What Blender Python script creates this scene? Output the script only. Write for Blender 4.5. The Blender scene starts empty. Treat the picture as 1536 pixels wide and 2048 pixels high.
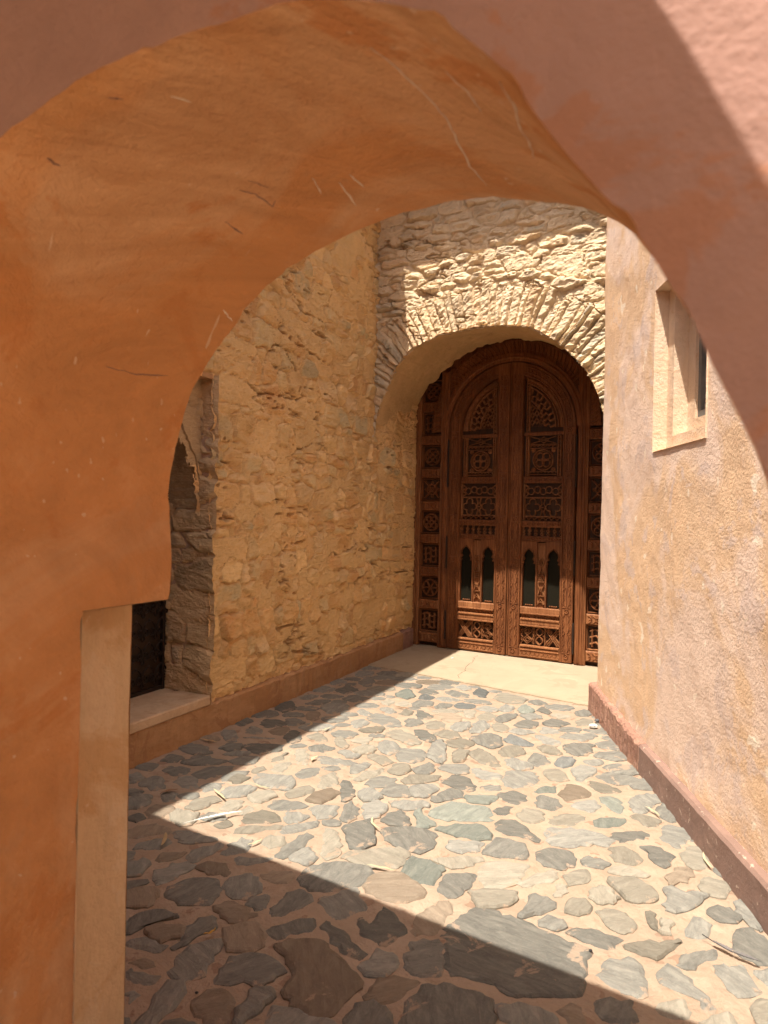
import bpy, math, random
import numpy as np
from mathutils import Vector

random.seed(7)
RNG = np.random.default_rng(11)
R = math.radians
S = bpy.context.scene
COL = S.collection

# ------------------------------------------------------------------ camera, sky, sun, exposure
ROLL = 1.15
cam_d = bpy.data.cameras.new("camera")
cam = bpy.data.objects.new("camera", cam_d)
COL.objects.link(cam)
cam.location = (0, 0, 1.5)
cam.rotation_euler = (math.pi / 2, -R(ROLL), 0)
cam_d.sensor_fit = 'VERTICAL'
cam_d.sensor_height = 36.0
cam_d.lens = 1420 / 2048 * 36.0
cam_d.clip_start = 0.02
cam_d.clip_end = 400
cam_d.dof.use_dof = True
cam_d.dof.focus_distance = 4.6
cam_d.dof.aperture_fstop = 5.0
S.camera = cam

SUN_AZ, SUN_EL = 34.0, 64.5
W = bpy.data.worlds.new("World")
S.world = W
W.use_nodes = True
wn = W.node_tree
sky = wn.nodes.new("ShaderNodeTexSky")
sky.sky_type = 'NISHITA'
sky.sun_disc = False
sky.dust_density = 6.0
sky.sun_elevation = R(SUN_EL)
sky.sun_rotation = R(180 + SUN_AZ)
wn.links.new(sky.outputs[0], wn.nodes["Background"].inputs[0])
wn.nodes["Background"].inputs[1].default_value = 0.055
sun_d = bpy.data.lights.new("sun", 'SUN')
sun_d.energy = 3.8
sun_d.angle = R(0.5)
sun_d.color = (1.0, 0.92, 0.80)
sun = bpy.data.objects.new("sun", sun_d)
COL.objects.link(sun)
sd = Vector((math.sin(R(SUN_AZ)) * math.cos(R(SUN_EL)), math.cos(R(SUN_AZ)) * math.cos(R(SUN_EL)), -math.sin(R(SUN_EL))))
sun.rotation_euler = sd.to_track_quat('-Z', 'Y').to_euler()
sun.location = (-3, -4, 12)
S.view_settings.view_transform = 'Standard'
S.view_settings.look = 'None'
S.view_settings.gamma = 1
S.view_settings.use_curve_mapping = False
S.view_settings.exposure = 1.32
S.cycles.max_bounces = 7
S.cycles.diffuse_bounces = 5
S.cycles.glossy_bounces = 2
S.cycles.use_adaptive_sampling = True
S.cycles.adaptive_threshold = 0.04
S.cycles.caustics_reflective = False
S.cycles.caustics_refractive = False
S.cycles.use_denoising = True

# ------------------------------------------------------------------ helpers
def tag(o, label=None, cat=None, group=None, kind=None):
    if label: o["label"] = label
    if cat: o["category"] = cat
    if group: o["group"] = group
    if kind: o["kind"] = kind
    return o

def empty(name, loc, rz=0.0, label=None, cat=None, group=None):
    o = bpy.data.objects.new(name, None)
    o.empty_display_size = 0.2
    COL.objects.link(o)
    o.location = loc
    o.rotation_euler = (0, 0, rz)
    return tag(o, label, cat, group)

def mk(name, verts, faces, mat, parent=None, smooth=False, cols=None):
    me = bpy.data.meshes.new(name)
    if isinstance(verts, np.ndarray): verts = verts.tolist()
    if isinstance(faces, np.ndarray): faces = faces.tolist()
    me.from_pydata(verts, [], faces)
    if cols is not None:
        a = me.color_attributes.new("col", 'FLOAT_COLOR', 'POINT')
        c = np.ones((len(verts), 4), np.float32)
        c[:, :3] = cols
        a.data.foreach_set("color", c.ravel())
    if smooth:
        me.polygons.foreach_set("use_smooth", [True] * len(me.polygons))
    if mat: me.materials.append(mat)
    me.update()
    o = bpy.data.objects.new(name, me)
    COL.objects.link(o)
    if parent: o.parent = parent
    return o

_T = RNG.random((8, 256, 256))
def vnoise(x, y, seed=0):
    t = _T[seed % 8]
    x = np.asarray(x, float) + 31.7 * seed; y = np.asarray(y, float) + 17.3 * seed
    xi = np.floor(x).astype(int); yi = np.floor(y).astype(int)
    fx = x - xi; fy = y - yi
    fx = fx * fx * (3 - 2 * fx); fy = fy * fy * (3 - 2 * fy)
    a = t[xi & 255, yi & 255]; b = t[(xi + 1) & 255, yi & 255]
    c = t[xi & 255, (yi + 1) & 255]; d = t[(xi + 1) & 255, (yi + 1) & 255]
    return (a * (1 - fx) + b * fx) * (1 - fy) + (c * (1 - fx) + d * fx) * fy
def fbm(x, y, o=4, seed=0):
    s = 0; a = .5; n = 0
    for i in range(o):
        s = s + a * vnoise(x * 2 ** i, y * 2 ** i, seed + i); n += a; a *= .5
    return s / n            # about 0..1
def sstep(a, b, x):
    t = np.clip((x - a) / (b - a), 0, 1)
    return t * t * (3 - 2 * t)

class Solid:
    """collects boxes, prisms and carved ribbons of one part; x along, y into the thing (front is -y), z up"""
    def __init__(s): s.v = []; s.f = []
    def add(s, v, f):
        n = len(s.v); s.v += [tuple(p) for p in v]; s.f += [tuple(i + n for i in q) for q in f]; return s
    def box(s, x0, x1, y0, y1, z0, z1):
        v = [(x, y, z) for z in (z0, z1) for y in (y0, y1) for x in (x0, x1)]
        return s.add(v, [(0, 2, 3, 1), (4, 5, 7, 6), (0, 1, 5, 4), (2, 6, 7, 3), (0, 4, 6, 2), (1, 3, 7, 5)])
    def bbox(s, x0, x1, y0, y1, z0, z1, b=.006):     # board with chamfered front edges
        v = [(x0, y1, z0), (x1, y1, z0), (x1, y1, z1), (x0, y1, z1), (x0, y0 + b, z0), (x1, y0 + b, z0), (x1, y0 + b, z1), (x0, y0 + b, z1),
             (x0 + b, y0, z0 + b), (x1 - b, y0, z0 + b), (x1 - b, y0, z1 - b), (x0 + b, y0, z1 - b)]
        f = [(8, 9, 10, 11), (0, 1, 2, 3)]
        for i in range(4):
            j = (i + 1) % 4
            f += [(i, j, j + 4, i + 4)[::-1], (i + 4, j + 4, j + 8, i + 8)]
        return s.add(v, f)
    def poly(s, pts, y0, y1):
        n = len(pts); v = [(a, y0, z) for a, z in pts] + [(a, y1, z) for a, z in pts]
        return s.add(v, [tuple(range(n)), tuple(range(2 * n - 1, n - 1, -1))] + [(i, i + n, (i + 1) % n + n, (i + 1) % n) for i in range(n)])
    def ribbon(s, pts, w, h, y, closed=False, flat=.35):
        P = [np.array(p, float) for p in pts]; n = len(P); v = []
        for i in range(n):
            a = P[i - 1] if (closed or i > 0) else P[i]
            b = P[(i + 1) % n] if (closed or i < n - 1) else P[i]
            d = b - a; L = math.hypot(*d) or 1; q = np.array([-d[1], d[0]]) / L * w / 2
            l, r = P[i] + q, P[i] - q; l2, r2 = P[i] + q * flat, P[i] - q * flat
            v += [(l[0], y, l[1]), (l2[0], y - h, l2[1]), (r2[0], y - h, r2[1]), (r[0], y, r[1])]
        f = []
        for i in range(n if closed else n - 1):
            j = (i + 1) % n
            for k in range(3): f.append((4 * i + k, 4 * i + k + 1, 4 * j + k + 1, 4 * j + k))
        return s.add(v, f)
    def ring(s, cx, cz, r, w, h, y, n=20, a0=0, a1=360, rz=None):
        full = abs(a1 - a0) >= 360; m = n if full else n + 1
        return s.ribbon([(cx + r * math.cos(R(a0 + (a1 - a0) * i / n)), cz + (rz or r) * math.sin(R(a0 + (a1 - a0) * i / n))) for i in range(m)], w, h, y, full)
    def boss(s, cx, cz, r, h, y, n=8):
        v = [(cx + r * math.cos(2 * math.pi * i / n), y, cz + r * math.sin(2 * math.pi * i / n)) for i in range(n)] + [(cx, y - h, cz)]
        return s.add(v, [(i, (i + 1) % n, n) for i in range(n)])
    def lathe(s, cx, cy, prof, n=10):
        v = []; f = []
        for r, z in prof: v += [(cx + r * math.cos(2 * math.pi * i / n), cy + r * math.sin(2 * math.pi * i / n), z) for i in range(n)]
        for k in range(len(prof) - 1):
            for i in range(n): f.append((k * n + i, k * n + (i + 1) % n, (k + 1) * n + (i + 1) % n, (k + 1) * n + i))
        return s.add(v, f)
    def build(s, name, mat, parent=None, smooth=False): return mk(name, s.v, s.f, mat, parent, smooth)

def grid_faces(nu, nv):
    i, j = np.meshgrid(np.arange(nu - 1), np.arange(nv - 1), indexing='ij')
    a = i * nv + j
    return np.stack([a, a + nv, a + nv + 1, a + 1], -1)
def sub_mesh(name, P, F, mat, parent, cols=None, smooth=False):
    u, inv = np.unique(F.ravel(), return_inverse=True)
    return mk(name, P[u], inv.reshape(F.shape), mat, parent, smooth, None if cols is None else cols[u])

# ------------------------------------------------------------------ materials
def M(name):
    m = bpy.data.materials.new(name); m.use_nodes = True
    nt = m.node_tree; b = nt.nodes["Principled BSDF"]
    b.inputs["Roughness"].default_value = .9
    b.inputs["Specular IOR Level"].default_value = .25
    return m, nt, b
def N(nt, t, **k):
    n = nt.nodes.new(t)
    for a, v in k.items():
        if a in n.inputs: n.inputs[a].default_value = v
        else: setattr(n, a, v)
    return n
def coords(nt, scale=(1, 1, 1), rot=(0, 0, 0)):
    c = N(nt, "ShaderNodeTexCoord")
    if any(rot):
        m0 = N(nt, "ShaderNodeMapping"); m0.inputs["Rotation"].default_value = rot; nt.links.new(c.outputs["Object"], m0.inputs["Vector"])
        mp = N(nt, "ShaderNodeMapping"); mp.inputs["Scale"].default_value = scale; nt.links.new(m0.outputs[0], mp.inputs["Vector"]); return mp.outputs[0]
    mp = N(nt, "ShaderNodeMapping")
    mp.inputs["Scale"].default_value = scale
    nt.links.new(c.outputs["Object"], mp.inputs["Vector"]); return mp.outputs[0]
def noise(nt, co, scale, detail=5, rough=.55, dist=0.0):
    n = N(nt, "ShaderNodeTexNoise"); n.inputs["Scale"].default_value = scale; n.inputs["Detail"].default_value = detail
    n.inputs["Roughness"].default_value = rough; n.inputs["Distortion"].default_value = dist
    nt.links.new(co, n.inputs["Vector"]); return n.outputs["Fac"]
def ramp(nt, f, stops):
    r = N(nt, "ShaderNodeValToRGB"); e = r.color_ramp.elements
    while len(e) < len(stops): e.new(.5)
    for k, (p, c) in zip(e, stops): k.position = p; k.color = (*c, 1) if len(c) == 3 else c
    nt.links.new(f, r.inputs[0]); return r.outputs[0]
def rampf(nt, f, a, b, lo=0., hi=1.):
    r = N(nt, "ShaderNodeMapRange"); r.inputs[1].default_value = a; r.inputs[2].default_value = b
    r.inputs[3].default_value = lo; r.inputs[4].default_value = hi
    nt.links.new(f, r.inputs[0]); return r.outputs[0]
def mix(nt, f, a, b, mode='MIX'):
    m = N(nt, "ShaderNodeMix", data_type='RGBA', blend_type=mode)
    for s, v in ((0, f), (6, a), (7, b)):
        if hasattr(v, "links"): nt.links.new(v, m.inputs[s])
        elif s == 0: m.inputs[0].default_value = v
        else: m.inputs[s].default_value = (*v, 1)
    return m.outputs[2]
def math2(nt, op, a, b):
    m = N(nt, "ShaderNodeMath", operation=op)
    for s, v in ((0, a), (1, b)):
        if hasattr(v, "links"): nt.links.new(v, m.inputs[s])
        else: m.inputs[s].default_value = v
    return m.outputs[0]
def bump(nt, b, f, strength, dist, prev=None):
    n = N(nt, "ShaderNodeBump"); n.inputs["Strength"].default_value = strength; n.inputs["Distance"].default_value = dist
    nt.links.new(f, n.inputs["Height"])
    if prev: nt.links.new(prev, n.inputs["Normal"])
    nt.links.new(n.outputs[0], b.inputs["Normal"]); return n.outputs[0]

def plaster(name, ca, cb, cc, patch=1.1, stroke=(2.5, 2.5, 22), srot=(0, 0, 0), rough_b=.012, fine=(55, .004), scratch=None, seedoff=0., speck=None, cut=.50, sm=.5, hair=0., soft=0.):
    """limewash over earth plaster: worn layers with crisp edges, brush strokes, grain, flakes and hairline cracks"""
    m, nt, b = M(name)
    co = coords(nt); nt.nodes[-1].inputs["Location"].default_value = (seedoff, seedoff * .7, seedoff * 1.3)
    co2 = coords(nt, stroke, srot)
    p1 = noise(nt, co, patch, 6, .62, .9); p2 = noise(nt, co, patch * 2.6, 6, .66, .5); st = noise(nt, co2, 1.8, 5, .68, .6)
    g = noise(nt, co, fine[0] * .8, 3, .7)
    c = mix(nt, rampf(nt, p1, cut - .035 - soft, cut + .03 + soft, 0, .9), ca, cb)
    c = mix(nt, rampf(nt, p1, cut + .10, cut + .118, 0, .55), c, tuple(min(1, x * 1.12) for x in cb))
    c = mix(nt, rampf(nt, p2, .565 - soft * .5, .59 + soft, 0, .75), c, cc)
    c = mix(nt, rampf(nt, p2, .36, .40, .5, 0), c, tuple((x + y) / 2 * .92 for x, y in zip(ca, cb)))
    c = mix(nt, rampf(nt, st, .44, .72, 0, sm), c, tuple(x * .66 for x in ca))
    c = mix(nt, rampf(nt, st, .42, .26, 0, sm * .7), c, tuple(min(1, x * 1.18) for x in cb))
    c = mix(nt, rampf(nt, g, .35, .75, 0, .16), c, tuple(x * .7 for x in cb))
    if speck:
        sp = noise(nt, co, speck[0], 2, .5); c = mix(nt, rampf(nt, sp, speck[1], speck[1] + .02, 0, .8), c, speck[2])
    if scratch:
        s1 = noise(nt, coords(nt, (.5, 30, 30), (0, R(35), R(20))), 2.2, 1, .4)
        c = mix(nt, math2(nt, 'MULTIPLY', rampf(nt, s1, .745, .76, 0, .6), rampf(nt, p2, .45, .5)), c, scratch)
    h = math2(nt, 'ADD', math2(nt, 'MULTIPLY', p2, rough_b * 1.6), math2(nt, 'ADD', math2(nt, 'MULTIPLY', st, rough_b * .9), math2(nt, 'MULTIPLY', g, fine[1] * 1.6)))
    if hair:
        vo = N(nt, "ShaderNodeTexVoronoi", feature='DISTANCE_TO_EDGE'); vo.inputs["Scale"].default_value = hair
        va = N(nt, "ShaderNodeVectorMath", operation='ADD'); nt.links.new(co, va.inputs[0])
        cx = N(nt, "ShaderNodeCombineXYZ"); k6 = math2(nt, 'MULTIPLY', p2, .9); 
        for i_ in range(3): nt.links.new(k6, cx.inputs[i_])
        nt.links.new(cx.outputs[0], va.inputs[1]); nt.links.new(va.outputs[0], vo.inputs["Vector"])
        ln = math2(nt, 'MULTIPLY', rampf(nt, vo.outputs["Distance"], .004, .010, 1, 0), rampf(nt, p1, .50, .56))
        c = mix(nt, math2(nt, 'MULTIPLY', ln, .55), c, tuple(x * .42 for x in ca))
        h = math2(nt, 'SUBTRACT', h, math2(nt, 'MULTIPLY', ln, .002))
    nt.links.new(c, b.inputs["Base Color"])
    bump(nt, b, h, .9, 1.0)
    return m

def rubble_mat(name, fs=70, var=.35):
    m, nt, b = M(name)
    co = coords(nt); at = N(nt, "ShaderNodeAttribute"); at.attribute_name = "col"
    n1 = noise(nt, co, 9, 4, .7); n2 = noise(nt, coords(nt, (1, 1, 3.5)), fs * .35, 5, .75, .5)
    c = mix(nt, rampf(nt, n1, .35, .7, 0, var * .6), at.outputs["Color"], (.38, .24, .125))
    c = mix(nt, rampf(nt, n2, .45, .75, 0, var), c, (.78, .60, .37))
    nt.links.new(c, b.inputs["Base Color"])
    bump(nt, b, n2, .9, .016)
    b.inputs["Specular IOR Level"].default_value = .1
    return m

def wood(name, c0, c1, c2, gs=(26, 26, 1.6), bmp=.003):
    m, nt, b = M(name)
    co = coords(nt, gs); g = noise(nt, co, 2.2, 4, .65, 1.2); l = noise(nt, coords(nt), 3, 2)
    c = ramp(nt, g, [(.3, c0), (.5, c1), (.72, c2)])
    c = mix(nt, rampf(nt, l, .35, .7, 0, .5), c, c0)
    f = noise(nt, coords(nt), 60, 3, .7); c = mix(nt, rampf(nt, f, .55, .75, 0, .35), c, c2)
    nt.links.new(c, b.inputs["Base Color"])
    b.inputs["Roughness"].default_value = .62; b.inputs["Specular IOR Level"].default_value = .3
    bump(nt, b, g, .6, bmp); return m
def plain(name, c, rough=.8, metal=0., ns=30, var=.35, bmp=.002, spec=.25):
    m, nt, b = M(name); n = noise(nt, coords(nt), ns, 3, .65)
    nt.links.new(mix(nt, rampf(nt, n, .3, .75, 0, var), c, tuple(x * .45 for x in c)), b.inputs["Base Color"])
    b.inputs["Roughness"].default_value = rough; b.inputs["Metallic"].default_value = metal; b.inputs["Specular IOR Level"].default_value = spec
    bump(nt, b, n, .5, bmp); return m

def stone_mat(name, base, light, dark, dust=(.345, .26, .19), dc=(.50, .60)):
    """flat slaty paving stone: cleavage streaks, blotches, sand smeared over parts of it"""
    m, nt, b = M(name)
    info = N(nt, "ShaderNodeObjectInfo")
    tc = N(nt, "ShaderNodeTexCoord"); mp = N(nt, "ShaderNodeMapping"); vr = N(nt, "ShaderNodeCombineXYZ")
    nt.links.new(math2(nt, 'MULTIPLY', info.outputs["Random"], 6.28), vr.inputs[2])
    m0 = N(nt, "ShaderNodeMapping"); nt.links.new(tc.outputs["Object"], m0.inputs["Vector"]); nt.links.new(vr.outputs[0], m0.inputs["Rotation"])
    nt.links.new(m0.outputs[0], mp.inputs["Vector"])
    mp.inputs["Scale"].default_value = (1, 4, 1)
    st = noise(nt, mp.outputs[0], 7, 5, .7, .8); bl = noise(nt, tc.outputs["Object"], 11, 3, .65); fine = noise(nt, tc.outputs["Object"], 90, 3, .7)
    c = ramp(nt, st, [(.28, dark), (.5, base), (.72, light)])
    c = mix(nt, rampf(nt, bl, .35, .7, 0, .55), c, tuple((x + y) / 2 for x, y in zip(base, dark)))
    c = mix(nt, rampf(nt, fine, .5, .75, 0, .4), c, light)
    rv = rampf(nt, info.outputs["Random"], 0, 1, .68, 1.28)
    c = mix(nt, 1.0, c, rv, 'MULTIPLY')
    du = noise(nt, tc.outputs["Object"], 7, 6, .68, .7)
    c = mix(nt, rampf(nt, du, dc[0] + .085, dc[0] + .115, 0, .75), c, dust)
    nt.links.new(c, b.inputs["Base Color"])
    b.inputs["Roughness"].default_value = .85; b.inputs["Specular IOR Level"].default_value = .1
    bump(nt, b, math2(nt, 'ADD', math2(nt, 'MULTIPLY', st, .008), math2(nt, 'MULTIPLY', fine, .002)), .9, 1.0)
    return m

MAT = dict(
    soffit=plaster("orange_limewash", (.69, .33, .13), (.73, .435, .235), (.63, .26, .085), 1.35, (5, 1.0, 2.4), (R(20), 0, R(35)), .010, (75, .0030), (.78, .6, .43), 6.9, None, .53, .65, 0., .014),
    jamb=plaster("deep_orange_limewash", (.59, .25, .08), (.62, .34, .155), (.52, .18, .045), 1.5, (3, 9, 1.6), (0, 0, 0), .007, (85, .0022), (.70, .48, .31), 5.0, None, .51, .5, 2.9),
    cream=plaster("cream_plaster", (.80, .59, .36), (.71, .45, .23), (.82, .64, .43), 2.4, (6, 6, 2), (0, 0, 0), .005, (70, .0022), None, 3.0, None, .53, .3),
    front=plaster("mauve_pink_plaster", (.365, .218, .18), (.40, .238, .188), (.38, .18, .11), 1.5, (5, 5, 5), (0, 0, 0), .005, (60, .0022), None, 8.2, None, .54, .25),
    right=plaster("rough_pink_plaster", (.765, .585, .475), (.715, .49, .31), (.655, .515, .455), 1.25, (7, 7, 9), (0, R(25), 0), .0030, (80, .0034), None, 1.7, (9, .68, (.84, .72, .58)), .50, .08, 0., .01),
    step=plaster("worn_step_plaster", (.52, .35, .215), (.57, .40, .26), (.46, .29, .17), 2.4, (5, 5, 5), (0, 0, 0), .005, (70, .0025), None, 12.),
    reveal=plaster("window_reveal_plaster", (.66, .49, .345), (.70, .53, .39), (.64, .44, .285), 2.6, (8, 8, 3), (0, 0, 0), .006, (70, .003), None, 4.4, None, .5, .3),
    plinth_o=plaster("orange_plinth", (.42, .225, .105), (.46, .265, .135), (.35, .18, .09), 2.4, (3, 3, 12), (0, 0, 0), .008, (60, .003), None, 6.0),
    plinth_r=plaster("red_plinth", (.31, .17, .125), (.37, .215, .155), (.28, .16, .125), 3.0, (8, 8, 8), (0, 0, 0), .015, (30, .006), None, 7.0),
    plinth_b=plaster("brown_plinth", (.235, .15, .12), (.265, .17, .135), (.22, .145, .118), 3.0, (3, 3, 3), (0, 0, 0), .004, (90, .0015), None, 9.0, (28, .66, (.45, .35, .28)), .5, .3),
    slab=plaster("threshold_cement", (.375, .295, .205), (.40, .315, .22), (.34, .262, .18), 1.4, (3, 3, 3), (0, 0, 0), .003, (80, .0015), None, 10., None, .5, .2),
    mortar=plaster("sandy_mortar", (.345, .26, .19), (.37, .283, .21), (.32, .232, .165), 2.3, (6, 6, 6), (0, 0, 0), .010, (60, .005), None, 11., (13, .64, (.25, .165, .115)), .5, .25),
    rubble=rubble_mat("rubble_masonry"),
    rubble_b=rubble_mat("pale_rubble_masonry", 85, .3),
    wood=wood("carved_cedar", (.075, .022, .0065), (.18, .062, .02), (.31, .122, .044)),
    wood_lt=wood("lightened_weathered_cedar", (.12, .04, .014), (.25, .097, .035), (.40, .19, .082)),  # weathered at the foot; upper carvings lightened to stand out in shade
    wood_dk=wood("hollow_dark_cedar", (.022, .009, .004), (.045, .018, .007), (.07, .03, .012)),  # dirt and shaded depth of the carved hollows, put into the colour
    glass=plain("dusty_dark_glass", (.016, .014, .009), .7, 0, 75, .5, .002, .05),
    iron=plain("dark_iron", (.05, .035, .028), .55, .6, 40, .5, .002),
    sheet=plain("rusty_sheet", (.06, .035, .022), .7, .2, 12, .6, .002),
    greywood=plain("grey_window_wood", (.19, .175, .155), .7, 0, 25, .4, .002),
    dark=plain("dark_interior", (.02, .017, .014), .9),
    leaf_pale=plain("pale_dry_leaf", (.50, .44, .28), .6, 0, 60, .25),
    leaf_brown=plain("brown_dry_leaf", (.27, .15, .075), .6, 0, 60, .4),
    leaf_yellow=plain("yellow_dry_leaf", (.60, .33, .05), .6, 0, 60, .3),
    leaf_tan=plain("tan_dry_leaf", (.48, .34, .18), .6, 0, 60, .3),
    white_f=plain("white_feather", (.58, .57, .58), .6, 0, 90, .3),
    grey_f=plain("grey_feather", (.16, .15, .15), .6, 0, 120, .5),
    black_f=plain("black_feather", (.035, .033, .036), .5, 0, 120, .5),
    pebble=plain("white_pebble", (.62, .60, .55), .7, 0, 40, .3),
    pebble_d=plain("dark_pebble", (.11, .11, .115), .7, 0, 40, .3),
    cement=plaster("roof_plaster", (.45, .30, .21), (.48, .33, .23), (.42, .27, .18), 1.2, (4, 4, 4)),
    sand=plain("sandy_ground", (.48, .36, .25), .95, 0, 4, .2, .01),
    scratch=plain("pale_scratched_plaster", (.86, .70, .54), .95, 0, 60, .15),
    crack=plain("crack_dirt", (.16, .10, .065), .95),
)
ST = dict(
    g=stone_mat("grey_slate", (.196, .19, .167), (.298, .284, .243), (.117, .114, .104)),
    d=stone_mat("dark_slate", (.14, .145, .138), (.215, .216, .203), (.09, .094, .092), dc=(.6, .7)),
    n=stone_mat("green_slate", (.175, .186, .162), (.263, .267, .226), (.11, .12, .106), dc=(.58, .68)),
    t=stone_mat("tan_slate", (.235, .214, .172), (.322, .293, .237), (.155, .142, .116), dc=(.50, .64)),
    w=stone_mat("brown_slate", (.235, .19, .143), (.31, .256, .195), (.162, .128, .096), dc=(.52, .64)),
)
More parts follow.
